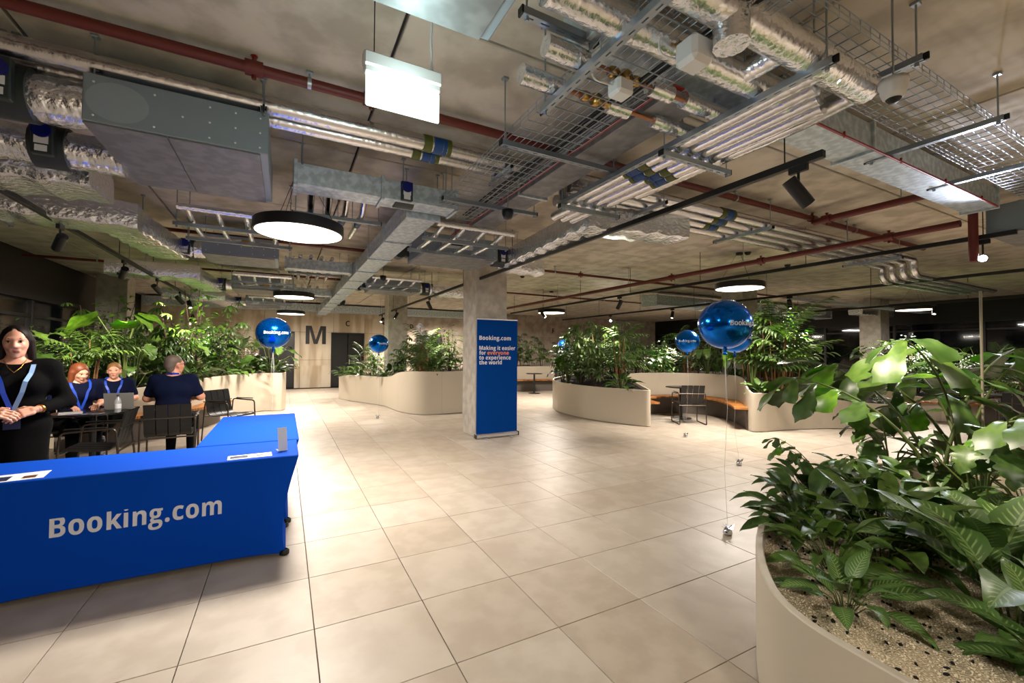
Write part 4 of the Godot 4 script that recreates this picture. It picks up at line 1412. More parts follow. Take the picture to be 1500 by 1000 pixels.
var chair0: Node3D
func chair(at: Vector3, turn: float, label: String) -> Node3D:
	if chair0:
		return copy(chair0, at, turn, label)
	# faces -z: four black strap panels over a bent steel frame with arms
	var t := thing("strap_chair", label, "chair", "black strap armchairs with steel frames", at, turn)
	chair0 = t
	var prof := [Vector2(-0.25, 0.43), Vector2(-0.2, 0.455), Vector2(-0.05, 0.44), Vector2(0.1, 0.425), Vector2(0.18, 0.43), Vector2(0.225, 0.48), Vector2(0.245, 0.56), Vector2(0.27, 0.68), Vector2(0.30, 0.80), Vector2(0.315, 0.835)]
	for k in 4:
		var x0 := -0.24 + 0.122 * k
		var rows := []
		for p: Vector2 in prof:
			rows.append(PackedVector3Array([Vector3(x0, p.y, p.x), Vector3(x0 + 0.112, p.y, p.x)]))
		var lower := []
		for i in prof.size():
			var d: Vector2 = (prof[mini(i + 1, prof.size() - 1)] - prof[maxi(i - 1, 0)]).normalized()
			var q: Vector2 = prof[i] + Vector2(d.y, -d.x) * 0.012
			lower.append(PackedVector3Array([Vector3(x0, q.y, q.x), Vector3(x0 + 0.112, q.y, q.x)]))
		var m := MB.new()
		m.surf(rows, false, true)
		m.surf(lower, false, false)
		for c in 2:
			var e1 := PackedVector3Array()
			var e2 := PackedVector3Array()
			for i in prof.size():
				e1.append(rows[i][c])
				e2.append(lower[i][c])
			m.surf([e1, e2], false, c == 0)
		part(t, "strap_panel", m, M.chair_black)
	for s: float in [-1.0, 1.0]:
		var x := s * 0.275
		part(t, "side_frame", tubm(path_round([Vector3(x, 0.012, 0.26), Vector3(x, 0.012, -0.24), Vector3(x, 0.64, -0.2), Vector3(x, 0.66, 0.24), Vector3(x, 0.012, 0.30)], 0.05), 0.011, 10), M.chair_frame)
		part(t, "armrest", bxm(Vector3(0.03, 0.014, 0.34), 0.006, Vector3(x, 0.675, 0.0)), M.chair_black)
	part(t, "cross_bar", tubm([Vector3(-0.275, 0.41, -0.21), Vector3(0.275, 0.41, -0.21)], 0.01, 8), M.chair_frame)
	part(t, "cross_bar", tubm([Vector3(-0.275, 0.655, 0.275), Vector3(0.275, 0.655, 0.275)], 0.01, 8), M.chair_frame)
	part(t, "cross_bar", tubm([Vector3(-0.275, 0.41, 0.27), Vector3(0.275, 0.41, 0.27)], 0.01, 8), M.chair_frame)
	return t

# stretch-cloth table: flat long sides, ends drawn in between top and feet
func cloth_table(a0: float, a1: float, b0: float, b1: float, label: String) -> Node3D:
	var t := thing("cloth_covered_table", label, "table", "blue stretch-covered tables", V((a0 + a1) / 2, 0, (b0 + b1) / 2))
	var hx := (a1 - a0) / 2
	var hz := (b1 - b0) / 2
	var H := 0.73
	var nseg := 14
	var rows := []
	for r in 15:
		var v := r / 14.0
		var pinch := pow(sin(PI * pow(v, 0.8)), 1.0) * 0.05 + (1.0 - v) * 0.075
		var o := PackedVector3Array()
		for side in 4:
			for k in nseg:
				var s := float(k) / nseg * 2.0 - 1.0
				var p: Vector2
				match side:
					0: p = Vector2(s, 1)
					1: p = Vector2(1, -s)
					2: p = Vector2(-s, -1)
					3: p = Vector2(-1, s)
				var lift := 0.03 * (1.0 - pow(absf(s), 6.0)) * (1.0 - v) if r == 0 else 0.0
				var x := p.x * (hx - pinch)
				var z := p.y * (hz - 0.012 * sin(PI * v) - (1.0 - v) * 0.02)
				if side == 1 or side == 3:
					x -= p.x * 0.03 * (1.0 - s * s) * sin(PI * v)
				o.append(Vector3(x, maxf(v * H, 0.012 + lift), z))
		rows.append(o)
	var m := MB.new()
	m.surf(rows, true)
	# top with a soft edge
	var e1 := PackedVector3Array()
	var e2 := PackedVector3Array()
	for p: Vector3 in rows[14]:
		e1.append(Vector3(p.x, H, p.z))
		e2.append(Vector3(p.x - signf(p.x) * 0.006, H + 0.006, p.z - signf(p.z) * 0.006))
	m.surf([e1, e2], true)
	for i in range(1, e2.size() - 1):
		m.tri(e2[0], e2[i], e2[i + 1])
	var cover := part(t, "stretch_cover", m, M.blue_cloth)
	for sx: float in [-1.0, 1.0]:
		for sz: float in [-1.0, 1.0]:
			var f := MB.new()
			f.lathe(Vector3(sx * (hx - 0.085), 0, sz * (hz - 0.035)), [[0.028, 0.0], [0.034, 0.004], [0.034, 0.03], [0.02, 0.04]], 12)
			part(t, "foot", f, M.black)
	return t

func balloon(at: Vector3, weight: Vector3, label: String, r := 0.21, face := 0.0) -> void:
	var t := thing("foil_balloon", label, "balloon", "blue round foil balloons", at)
	var m := MB.new()
	var prof := []
	for i in 21:
		var u := PI * i / 20.0 - PI / 2
		prof.append([cos(u) * r, sin(u) * r * 0.97])
	m.lathe(Vector3.ZERO, prof, 36)
	var env := part(t, "envelope", m, M.balloon)
	m = MB.new()
	m.lathe(Vector3(0, -r * 0.97, 0), [[0.022, -0.05], [0.012, -0.03], [0.014, -0.012], [0.03, 0.008]], 12)
	part(t, "neck", m, M.balloon)
	var s := tubm([Vector3(0, -r - 0.04, 0), Vector3(0.012, -r - 0.5, 0.01), Vector3(-0.006, -r - 1.0, -0.008), weight - at + Vector3(0, 0.08, 0)], 0.0016, 4)
	s.tube([Vector3(0, -r - 0.04, 0), Vector3(-0.015, -r - 0.2, 0.01), Vector3(-0.02, -r - 0.42, 0.02)], 0.0016, 4)
	s.tube([Vector3(0, -r - 0.04, 0), Vector3(0.02, -r - 0.25, -0.01), Vector3(0.03, -r - 0.5, 0.0)], 0.0016, 4)
	part(t, "ribbon", s, M.string)
	var w := MB.new()
	w.lathe(weight - at, [[0.0, 0.002], [0.03, 0.002], [0.038, 0.02], [0.03, 0.045], [0.014, 0.055]], 10)
	for k in 7:
		var q := TAU * k / 7.0
		w.tri(weight - at + Vector3(0, 0.045, 0), weight - at + Vector3(cos(q) * 0.05, 0.075 + 0.02 * (k % 2), sin(q) * 0.05), weight - at + Vector3(cos(q + 0.5) * 0.045, 0.06, sin(q + 0.5) * 0.045))
	part(t, "weight", w, M.weight_foil)
	# print wrapped on the envelope
	var n := 11
	var word := "Booking.com"
	var ang := face - 0.42
	for i in n:
		var l := lettering(word[i], r * 0.19, 0.002, M.print_white)
		var wd: float = l.mesh.get_aabb().size.x
		var ref := lettering("H", r * 0.19, 0.002, M.print_white)
		var by: float = ref.mesh.get_aabb().position.y
		ref.free()
		ang += wd / r * 0.5
		l.transform = Transform3D(Basis(Vector3.UP, ang), Vector3(sin(ang), 0, cos(ang)) * (r * 1.0) + Basis(Vector3.UP, ang) * Vector3(-wd * 0.5 - l.mesh.get_aabb().position.x, -by - r * 0.09, -0.0005))
		l.name = "print"
		env.add_child(l, true)
		ang += wd / r * 0.5 + 0.014

func sheet(label: String, called: String, cat: String, at: Vector3, turn: float, w: float, d: float, blocks: Array) -> void:
	var t := thing(called, label, cat, "", at, turn)
	var sh := part(t, "sheet", bxm(Vector3(w, 0.0015, d), 0, Vector3(0, 0.00075, 0)), M.paper)
	for b in blocks:
		part(sh, "print", bxm(Vector3(b[2], 0.0006, b[3]), 0, Vector3(b[0], 0.0016, b[1])), M[b[4]])

func make_furniture() -> void:
	var t1 := cloth_table(-1.72, 0.11, 3.63, 4.26, "blue stretch-covered table with white lettering on its front")
	write(t1.get_child(0), "Booking.com", 0.122, 0.004, M.print_white, Vector3(-1.245 + 0.805, 0.372, 0.296), 0, 700, 0.875)
	cloth_table(-0.62, 0.13, 4.29, 6.05, "plain blue stretch-covered table set end-on behind the lettered one")
	sheet("white flyer with a blue photo lying at the left end of the lettered table", "flyer", "paper", V(-1.43, 0.737, 3.75), 0.15, 0.26, 0.2, [[-0.07, 0.02, 0.09, 0.12, "print_blue"], [0.06, 0.03, 0.06, 0.07, "copper"]])
	sheet("white flyer with dark photo and round logo lying near the tent card", "flyer", "paper", V(-0.21, 0.737, 3.74), 0.06, 0.28, 0.13, [[-0.07, 0.0, 0.11, 0.08, "print_blue"], [0.06, 0.0, 0.045, 0.045, "print_grey"]])
	var tc := thing("tent_card", "small clear upright card holder with printed notice on the lettered table", "card holder", "", V(0.0, 0.736, 3.84), 0.25)
	var bs := Basis(Vector3.RIGHT, -0.22)
	var m := MB.new()
	m.box(Vector3(0, 0.09, 0), Vector3(0.065, 0.18, 0.004), 0, bs)
	var nt := part(tc, "notice", m, M.paper)
	m = MB.new()
	m.box(bs * Vector3(0, 0.145, 0.004), Vector3(0.04, 0.03, 0.001), 0, bs)
	part(nt, "print", m, M.print_blue)
	m = MB.new()
	m.box(bs * Vector3(0.004, 0.09, 0.004), Vector3(0.025, 0.035, 0.001), 0, bs)
	m.box(bs * Vector3(0.004, 0.04, 0.004), Vector3(0.028, 0.03, 0.001), 0, bs)
	part(nt, "print", m, M.print_grey)
	part(tc, "base", bxm(Vector3(0.07, 0.006, 0.07), 0.002, Vector3(0, 0.004, -0.02)), M.clear)
	# roll-up banner
	var b := thing("rollup_banner", "tall blue roll-up banner with white slogan in front of the column", "banner", "", V(3.36, 0, 6.9))
	var bs2 := part(b, "banner_sheet", bxm(Vector3(0.80, 2.0, 0.004), 0, Vector3(0, 1.085, 0)), M.blue_banner)
	m = MB.new()
	m.box(Vector3(0, 0.048, 0), Vector3(0.83, 0.07, 0.09), 0.02)
	part(b, "base", m, M.alu)
	part(b, "top_rail", bxm(Vector3(0.805, 0.024, 0.018), 0.005, Vector3(0, 2.092, 0)), M.alu)
	part(b, "pole", tubm([Vector3(0, 0.08, -0.03), Vector3(0, 2.08, -0.03)], 0.008, 8), M.alu)
	for s: float in [-1.0, 1.0]:
		part(b, "foot", bxm(Vector3(0.05, 0.014, 0.26), 0.004, Vector3(s * 0.24, 0.008, 0.02)), M.alu)
		part(b, "end_cap", bxm(Vector3(0.014, 0.075, 0.095), 0.01, Vector3(s * 0.418, 0.05, 0)), M.black)
	var x0 := -0.355
	write(bs2, "Booking.com", 0.072, 0.002, M.print_white, Vector3(x0, 1.725, 0.002), 0, 700, 0.62)
	write(bs2, "Making it easier", 0.068, 0.002, M.print_white, Vector3(x0, 1.55, 0.002), 0, 700, 0.71)
	write(bs2, "for", 0.068, 0.002, M.print_white, Vector3(x0, 1.465, 0.002), 0, 700, 0.125)
	write(bs2, "everyone", 0.068, 0.002, M.print_orange, Vector3(x0 + 0.155, 1.465, 0.002), 0, 700, 0.425)
	write(bs2, "to experience", 0.068, 0.002, M.print_white, Vector3(x0, 1.38, 0.002), 0, 700, 0.62)
	write(bs2, "the world", 0.068, 0.002, M.print_white, Vector3(x0, 1.295, 0.002), 0, 700, 0.44)
	# balloons
	balloon(V(-0.13, 1.75, 6.5), V(-0.1, 0, 6.5), "blue foil balloon floating above the end of the plain blue table", 0.21, -0.1)
	balloon(V(1.85, 1.68, 9.8), V(1.88, 0, 10.0), "blue foil balloon floating before the swooping planter", 0.21, 0.25)
	balloon(V(3.29, 1.765, 2.37), V(3.31, 0, 2.37), "large-looking blue foil balloon beside the leafy near planter", 0.213, -0.35)
	balloon(V(5.36, 1.73, 3.72), V(5.5, 0, 3.76), "blue foil balloon half hidden behind the one beside the near planter", 0.21, -0.2)
	balloon(V(6.45, 1.73, 5.4), V(6.43, 0, 5.43), "blue foil balloon floating before the bench alcove", 0.21, -1.2)
	balloon(V(8.05, 1.72, 11.6), V(8.05, 0, 11.6), "blue foil balloon floating beyond the bushy ring planter", 0.21, 0.0)
	# seating groups
	bistro_table(V(-2.12, 0, 7.3), "black round bistro table with bottle and laptop before the seated women")
	chair(V(-1.3, 0, 7.12), PI * 0.02, "black strap armchair with the seated man in it")
	chair(V(-0.78, 0, 8.75), -PI * 0.72, "empty black strap armchair beside the wooden bench behind the reception")
	chair(V(-1.85, 0, 6.45), PI * 0.5, "black strap armchair before the bistro table, frame seen past the standing woman")
	chair(V(-2.46, 0, 7.83), PI * 1.0 + 0.5, "black strap armchair of the red-haired woman")
	bistro_table(V(8.2, 0, 7.05), "black round bistro table in the bench alcove", 0.34)
	chair(V(7.78, 0, 6.5), -PI * 0.17, "black strap armchair pulled up in the bench alcove")
	bistro_table(V(8.1, 0, 13.55), "black round bistro table at the distant bench beyond the banner", 0.3)
	chair(V(9.0, 0, 13.0), PI * 0.9, "black strap armchair at the distant bench beyond the banner")
	bistro_table(V(12.6, 0, 3.0), "black round bistro table behind the near foliage", 0.32)
	chair(V(11.8, 0, 2.6), -PI * 0.4, "black strap armchair behind the near foliage")
	bistro_table(V(-2.75, 0, 6.25), "low black round table with wooden rim behind the standing woman", 0.3)
	# things on the bistro table
	var bt := thing("water_bottle", "clear plastic water bottle with purple cap on the bistro table", "bottle", "", V(-1.83, 0.733, 7.08))
	m = MB.new()
	m.lathe(Vector3.ZERO, [[0.0, 0.003], [0.03, 0.0], [0.034, 0.006], [0.034, 0.07], [0.031, 0.09], [0.034, 0.12], [0.032, 0.15], [0.016, 0.185], [0.013, 0.2]], 18)
	var bo := part(bt, "body", m, M.bottle_plastic)
	m = MB.new()
	m.lathe(Vector3.ZERO, [[0.035, 0.05], [0.0355, 0.052], [0.0355, 0.105], [0.035, 0.107]], 18)
	part(bo, "paper_label", m, M.paper)
	m = MB.new()
	m.lathe(Vector3.ZERO, [[0.0145, 0.197], [0.015, 0.215], [0.0, 0.217]], 12)
	part(bo, "cap", m, M.cap_purple)
	var lp := thing("laptop", "open pale grey laptop seen from behind its lid on the bistro table", "laptop", "", V(-1.88, 0.733, 7.36), -0.1)
	part(lp, "keyboard_base", bxm(Vector3(0.31, 0.014, 0.21), 0.004, Vector3(0, 0.008, -0.1)), M.laptop)
	m = MB.new()
	var lb := Basis(Vector3.RIGHT, 0.18)
	m.box(Vector3(0, 0.015, 0.01) + lb * Vector3(0, 0.105, 0), Vector3(0.31, 0.21, 0.007), 0.003, lb)
	part(lp, "lid", m, M.laptop)
	sheet("white notepad lying on the bistro table before the red-haired woman", "notepad", "paper", V(-2.3, 0.733, 7.2), 0.3, 0.21, 0.29, [])
	sheet("brown envelope lying on the bistro table beside the notepad", "envelope", "paper", V(-2.05, 0.733, 7.06), -0.2, 0.18, 0.11, [[0, 0, 0.16, 0.1, "print_grey"]])

# ---------------------------------------------------------------- plants
func leaf_w(shape: String, t: float) -> float:
	match shape:
		"lance": return pow(maxf(sin(PI * pow(t, 0.8)), 0.0), 0.85)
		"ovate": return pow(maxf(sin(PI * pow(t, 0.62)), 0.0), 0.8)
		"heart": return minf(1.0, 0.55 + 2.2 * t) * pow(maxf(1.0 - t, 0.0), 0.62) * 1.15
		"strap": return minf(1.0, 0.35 + 4.0 * t) * (1.0 - pow(t, 3.0))
		"split": return minf(1.0, 0.5 + 2.0 * t) * pow(maxf(1.0 - t, 0.0), 0.5) * (0.62 + 0.38 * absf(cos(t * 15.0)))
	return maxf(0.06, pow(t, 0.75)) * (1.0 if t < 0.86 else 0.75)        # wedge with a ragged end

# blade along +z, upper side +y
func leaf_mb(L: float, W: float, bend: float, fold: float, shape: String, seg := 7) -> MB:
	var rows := []
	var p := Vector2.ZERO          # (z, y)
	var ang := 0.0
	for i in seg + 1:
		var t := float(i) / seg
		var w := leaf_w(shape, t) * W * 0.5
		var wl := w
		var wr := w
		if shape == "wedge":
			wl *= 0.94 + 0.12 * fposmod(i * 0.62, 1.0)
			wr *= 0.94 + 0.12 * fposmod(i * 0.39 + 0.3, 1.0)
		var nz := Vector2(-sin(ang), cos(ang))
		var wob := 0.05 * W * sin(t * 11.0)
		var back := 0.0
		if shape == "heart" and i == 0:
			back = -0.14 * L
		rows.append(PackedVector3Array([
			Vector3(-wl, p.y + wl * fold * nz.y + wob, p.x + back + wl * fold * nz.x),
			Vector3(-wl * 0.5, p.y + wl * fold * 0.62 * nz.y, p.x + back * 0.6),
			Vector3(0, p.y, p.x),
			Vector3(wr * 0.5, p.y + wr * fold * 0.62 * nz.y, p.x + back * 0.6),
			Vector3(wr, p.y + wr * fold * nz.y - wob, p.x + back + wr * fold * nz.x)]))
		p += Vector2(cos(ang), sin(ang)) * L / seg
		ang -= bend / seg
	var m := MB.new()
	m.surf(rows, false, true)
	return m

var LM := {}       # shared leaf meshes
var protos := {}

func lm(key: String) -> Mesh:
	return LM[key].mesh() if not LM[key] is Mesh else LM[key]

func make_leaf_meshes() -> void:
	var d := {
		lily1 = leaf_mb(0.34, 0.125, 0.7, 0.35, "lance"), lily2 = leaf_mb(0.30, 0.12, 1.2, 0.3, "lance"),
		agl1 = leaf_mb(0.40, 0.165, 0.6, 0.22, "ovate", 9), agl2 = leaf_mb(0.36, 0.15, 1.0, 0.28, "ovate", 9),
		alo1 = leaf_mb(0.5, 0.42, 0.7, 0.18, "heart", 9), alo2 = leaf_mb(0.42, 0.34, 0.9, 0.2, "heart", 9),
		mon1 = leaf_mb(0.40, 0.36, 0.8, 0.12, "split", 22), mon2 = leaf_mb(0.34, 0.30, 1.1, 0.15, "split", 22),
		fish1 = leaf_mb(0.33, 0.18, 0.7, 0.15, "wedge", 12), fish2 = leaf_mb(0.27, 0.135, 1.1, 0.2, "wedge", 12),
	}
	var small := leaf_mb(0.17, 0.045, 0.9, 0.3, "lance", 5)
	var palm_ := MB.new()
	for k in 8:
		palm_.merge(small, Transform3D(Basis(Vector3.UP, TAU * k / 8.0 + 0.2 * (k % 2)) * Basis(Vector3.RIGHT, 0.25), Vector3.ZERO))
	d.whorl1 = palm_
	var w2 := MB.new()
	for k in 7:
		w2.merge(small, Transform3D(Basis(Vector3.UP, -1.9 + 3.8 * k / 6.0) * Basis(Vector3.RIGHT, 0.55) * Basis.from_scale(Vector3(1.3, 1, 1.35)), Vector3.ZERO))
	d.whorl2 = w2
	for v in 2:
		var fr := MB.new()
		var spine := []
		for i in 9:
			var t := i / 8.0
			spine.append(Vector3(0, 0.5 * t * 0.35 - t * t * (0.22 + 0.12 * v), 0.55 * t))
		fr.tube(spine, [0.006, 0.006, 0.005, 0.005, 0.004, 0.004, 0.003, 0.003, 0.002], 5, false)
		for i in range(1, 9):
			for s: float in [-1.0, 1.0]:
				fr.merge(small, Transform3D(Basis(Vector3.UP, s * (1.15 - 0.07 * i)) * Basis(Vector3.RIGHT, 0.35) * Basis.from_scale(Vector3(0.75, 1, 1.35 - 0.05 * i)), spine[i]))
		d["frond%d" % (v + 1)] = fr
	var bl := MB.new()
	var pet := leaf_mb(0.045, 0.042, 0.4, 0.2, "ovate", 3)
	for k in 5:
		bl.merge(pet, Transform3D(Basis(Vector3.UP, TAU * k / 5.0) * Basis(Vector3.RIGHT, -0.3), Vector3.ZERO))
	d.blossom = bl
	for k in d:
		LM[k] = d[k].mesh()
	LM.small_mb = small
	LM.tiny_mb = leaf_mb(0.10, 0.045, 0.6, 0.25, "ovate", 3)
	LM.strap_mb = leaf_mb(0.5, 0.035, 1.7, 0.3, "strap", 6)

func aim(head: float, pitch: float, s := 1.0, roll := 0.0) -> Basis:
	return Basis(Vector3.UP, head) * Basis(Vector3.RIGHT, -pitch) * Basis(Vector3.BACK, roll) * Basis.from_scale(Vector3.ONE * s)

func out(head: float) -> Vector3:
	return Vector3(sin(head), 0, cos(head))

# one plant of a kind; variants are kept and copied
func plant_proto(kind: String, variant: int) -> Node3D:
	var key := "%s%d" % [kind, variant]
	if protos.has(key):
		return protos[key]
	var r := RandomNumberGenerator.new()
	r.seed = hash(key)
	var o := Node3D.new()
	protos[key] = o
	var st := MB.new()
	var sm: Material = M.stem
	var lv := "leaf"
	match kind:
		"lily", "striped":
			var n := 24 if kind == "lily" else 17
			var lmat: Material = M[["leaf_dark", "leaf_mid", "leaf_dark"][variant % 3]] if kind == "lily" else M.leaf_striped
			for i in n:
				var h := i * 2.4 + r.randf() * 0.5
				var k := float(i) / n
				var p := lerpf(1.25, 0.35, k) + r.randf_range(-0.12, 0.12)
				var pl := (r.randf_range(0.2, 0.34) if kind == "lily" else r.randf_range(0.10, 0.26))
				var b := out(h) * 0.03
				var tip := b + (out(h) * cos(p) + Vector3.UP * sin(p)) * pl
				st.tube([b + Vector3(0, -0.06, 0), b.lerp(tip, 0.5) + Vector3(0, 0.02, 0), tip], 0.0045, 5, false)
				inst(lv, LM[["lily1", "lily2"][i % 2] if kind == "lily" else ["agl1", "agl2"][i % 2]], lmat, o, Transform3D(aim(h + r.randf_range(-0.2, 0.2), p - 0.25, r.randf_range(0.8, 1.15), r.randf_range(-0.3, 0.3)), tip))
		"alocasia":
			for i in 7:
				var h := i * 2.4 + r.randf()
				var hh := r.randf_range(0.6, 1.15)
				var d := r.randf_range(0.15, 0.4)
				var tip := out(h) * d + Vector3(0, hh, 0)
				st.tube([Vector3(0, -0.06, 0), out(h) * d * 0.25 + Vector3(0, hh * 0.6, 0), tip], [0.016, 0.011, 0.007], 7, false)
				inst(lv, LM[["alo1", "alo2"][i % 2]], M[["leaf_bright", "leaf_mid"][(i + variant) % 2]], o, Transform3D(aim(h, r.randf_range(-0.9, 0.5), r.randf_range(0.75, 1.1), r.randf_range(-0.3, 0.3)), tip))
		"monstera":
			for i in 12:
				var h := i * 2.4 + r.randf()
				var hh := r.randf_range(0.3, 1.0)
				var d := r.randf_range(0.15, 0.45)
				var tip := out(h) * d + Vector3(0, hh, 0)
				st.tube([Vector3(0, -0.06, 0), out(h) * d * 0.4 + Vector3(0, hh * 0.7, 0), tip], [0.012, 0.009, 0.006], 6, false)
				inst(lv, LM[["mon1", "mon2"][i % 2]], M[["leaf_dark", "leaf_mid"][(i + variant) % 2]], o, Transform3D(aim(h, r.randf_range(-0.8, 0.15), r.randf_range(0.7, 1.05), r.randf_range(-0.3, 0.3)), tip))
		"schefflera":
			lv = "leaf_whorl"
			sm = M.bark
			for s in 4:
				var h0 := s * 1.7 + r.randf()
				var hh := r.randf_range(0.9, 1.6)
				var top := out(h0) * 0.22 + Vector3(0, hh, 0)
				st.tube([out(h0) * 0.03 + Vector3(0, -0.06, 0), out(h0) * 0.1 + Vector3(0, hh * 0.5, 0), top], [0.014, 0.011, 0.007], 6, false)
				for i in 9:
					var t := 0.3 + 0.7 * i / 8.0
					var h := i * 2.4 + r.randf()
					var c := (out(h0) * 0.22 * t) + Vector3(0, hh * t, 0)
					var p := r.randf_range(0.0, 0.7)
					var tip := c + (out(h) * cos(p) + Vector3.UP * sin(p)) * r.randf_range(0.14, 0.28)
					st.tube([c, tip], 0.003, 4, false)
					inst(lv, LM[["whorl1", "whorl2"][i % 2]], M[["leaf_grey", "leaf_mid", "leaf_dark"][(variant + i % 2) % 3]], o, Transform3D(aim(h, r.randf_range(-0.5, 0.2), r.randf_range(0.8, 1.2)), tip))
		"palm":
			lv = "frond"
			sm = M.cane
			for s in 9:
				var h0 := s * 2.4
				var hh := r.randf_range(0.25, 1.15)
				var base := out(h0) * r.randf_range(0.03, 0.14)
				var top := base + out(h0) * 0.08 + Vector3(0, hh, 0)
				st.tube([base + Vector3(0, -0.06, 0), base.lerp(top, 0.5), top], [0.011, 0.009, 0.007], 6, false)
				for i in 3:
					var h := h0 + (i - 1) * 1.5 + r.randf_range(-0.4, 0.4)
					inst(lv, LM[["frond1", "frond2"][i % 2]], M[["leaf_mid", "leaf_dark", "leaf_grey"][(variant + i) % 3]], o, Transform3D(aim(h, r.randf_range(0.1, 0.9), r.randf_range(0.8, 1.15)), top))
		"fishtail":
			lv = "leaflet"
			for s in 5:
				var h0 := s * 2.4 + r.randf() * 0.4
				var L := r.randf_range(1.0, 1.45)
				var pts := []
				var ang := r.randf_range(1.3, 1.55)
				var q := Vector3(0, -0.06, 0)
				for i in 10:
					pts.append(q)
					q += (out(h0) * cos(ang) + Vector3.UP * sin(ang)) * L / 9.0
					ang -= 0.145
				st.tube(pts, [0.014, 0.013, 0.012, 0.011, 0.010, 0.008, 0.007, 0.006, 0.005, 0.004], 6, false)
				for i in range(5, 10):
					for sd: float in [-1.0, 1.0]:
						inst(lv, LM[["fish1", "fish2"][(i + s) % 2]], M[["leaf_dark", "leaf_mid", "leaf_dark", "leaf_bright"][(i + s + variant) % 4]], o, Transform3D(aim(h0 + sd * r.randf_range(0.7, 1.2), r.randf_range(-0.5, 0.3), r.randf_range(0.8, 1.2), r.randf_range(-0.5, 0.5)), pts[i]))
				inst(lv, LM.fish1, M.leaf_mid, o, Transform3D(aim(h0, -0.5, 1.0), pts[9]))
		"fern":
			var f := MB.new()
			for i in 42:
				f.merge(LM.strap_mb, Transform3D(aim(i * 2.4 + r.randf(), r.randf_range(0.5, 1.4), r.randf_range(0.6, 1.1), r.randf_range(-0.3, 0.3)), Vector3(r.randf_range(-0.05, 0.05), 0, r.randf_range(-0.05, 0.05))))
			part(o, "foliage", f, M[["leaf_mid", "leaf_dark", "leaf_lime"][variant % 3]])
		"shrub":
			sm = M.bark
			var f := MB.new()
			for s in 6:
				var h0 := s * 1.05 + r.randf()
				var hh := r.randf_range(0.6, 1.35)
				var lean := r.randf_range(0.1, 0.4)
				st.tube([Vector3(0, -0.06, 0), out(h0) * lean * 0.4 + Vector3(0, hh * 0.5, 0), out(h0) * lean + Vector3(0, hh, 0)], [0.012, 0.009, 0.005], 5, false)
				for i in 46:
					var t := r.randf_range(0.2, 1.05)
					var h := r.randf() * TAU
					var c := out(h0) * lean * t + Vector3(0, hh * t, 0) + out(h) * r.randf_range(0.02, 0.2) + Vector3(0, r.randf_range(-0.08, 0.1), 0)
					f.merge(LM.tiny_mb, Transform3D(aim(h, r.randf_range(-0.6, 0.5), r.randf_range(0.8, 1.5)), c))
			part(o, "foliage", f, M[["leaf_mid", "leaf_bright", "leaf_dark", "leaf_grey"][variant % 4]])
		"orchid":
			sm = M.bark
			lv = "blossom"
			st.tube([Vector3(0, -0.06, 0), Vector3(0.04, 0.6, 0), Vector3(0.0, 1.15, 0.02), Vector3(0.06, 1.42, 0)], [0.02, 0.016, 0.012, 0.006], 7, false)
			for i in 46:
				var t := r.randf()
				var c := Vector3(0.02, 0.85 + 0.6 * t, 0) + Vector3(r.randf_range(-1, 1), r.randf_range(-0.6, 0.6), r.randf_range(-1, 1)) * (0.19 - 0.1 * t)
				inst(lv, LM.blossom, M.petal, o, Transform3D(aim(r.randf() * TAU, r.randf_range(-1.2, 0.8), r.randf_range(1.0, 1.7)), c))
			for i in 10:
				inst("leaf", LM.lily2, M.leaf_grey, o, Transform3D(aim(i * 2.4, r.randf_range(-0.4, 0.6), 0.7), Vector3(0.02, 0.4 + 0.07 * i, 0)))
	if st.v.size():
		part(o, "stems", st, sm)
	return o

var KIND_LABEL := {
	lily = ["clump of glossy lance-shaped leaves", "leafy plant"], striped = ["plant with pale-striped broad leaves", "variegated plant"], alocasia = ["tall plant with huge heart-shaped leaves", "leafy plant"],
	monstera = ["dark plant with deeply notched leaves", "leafy plant"], schefflera = ["tall bushy plant with finger-like leaf whorls", "umbrella plant"], palm = ["bamboo palm with feathery fronds", "palm"],
	fishtail = ["palm with ragged fishtail leaflets on arching stalks", "palm"], fern = ["tuft of narrow arching leaves", "fern"], shrub = ["loose shrub with small oval leaves", "shrub"], orchid = ["tall plant crowned with white blossoms", "flowering plant"]}

func put_plant(kind: String, variant: int, k: int, a: float, b: float, s: float, where: String, turn := -1.0, dy := 0.0) -> Node3D:
	var o: Node3D = plant_proto(kind, variant).duplicate()
	o.name = numbered({lily = "peace_lily", striped = "variegated_plant", alocasia = "elephant_ear_plant", monstera = "notched_leaf_plant", schefflera = "umbrella_plant", palm = "bamboo_palm", fishtail = "fishtail_palm", fern = "strap_fern", shrub = "leafy_shrub", orchid = "white_flowering_plant"}[kind])
	add_child(o)
	o.transform = Transform3D(Basis(Vector3.UP, turn if turn >= 0.0 else rng.randf() * TAU) * Basis.from_scale(Vector3.ONE * s), V(a, soil_at(k, a, b) + dy, b))
	var best := ""
	var bd := 1e9
	for q in LANDMARKS:
		var d := Vector2(q[0] - a, q[1] - b).length()
		if q[3] == k and d < bd:
			bd = d
			best = q[2]
	var size: String = {true: "tall ", false: ("low " if s < 0.75 else "")}[s > 1.02]
	tag(o, (size + KIND_LABEL[kind][0] + " " + (best if best else where)).replace("tall tall", "very tall").replace("low tall", "shorter"), KIND_LABEL[kind][1], KIND_LABEL[kind][1] + "s " + (best if best else where))
	return o

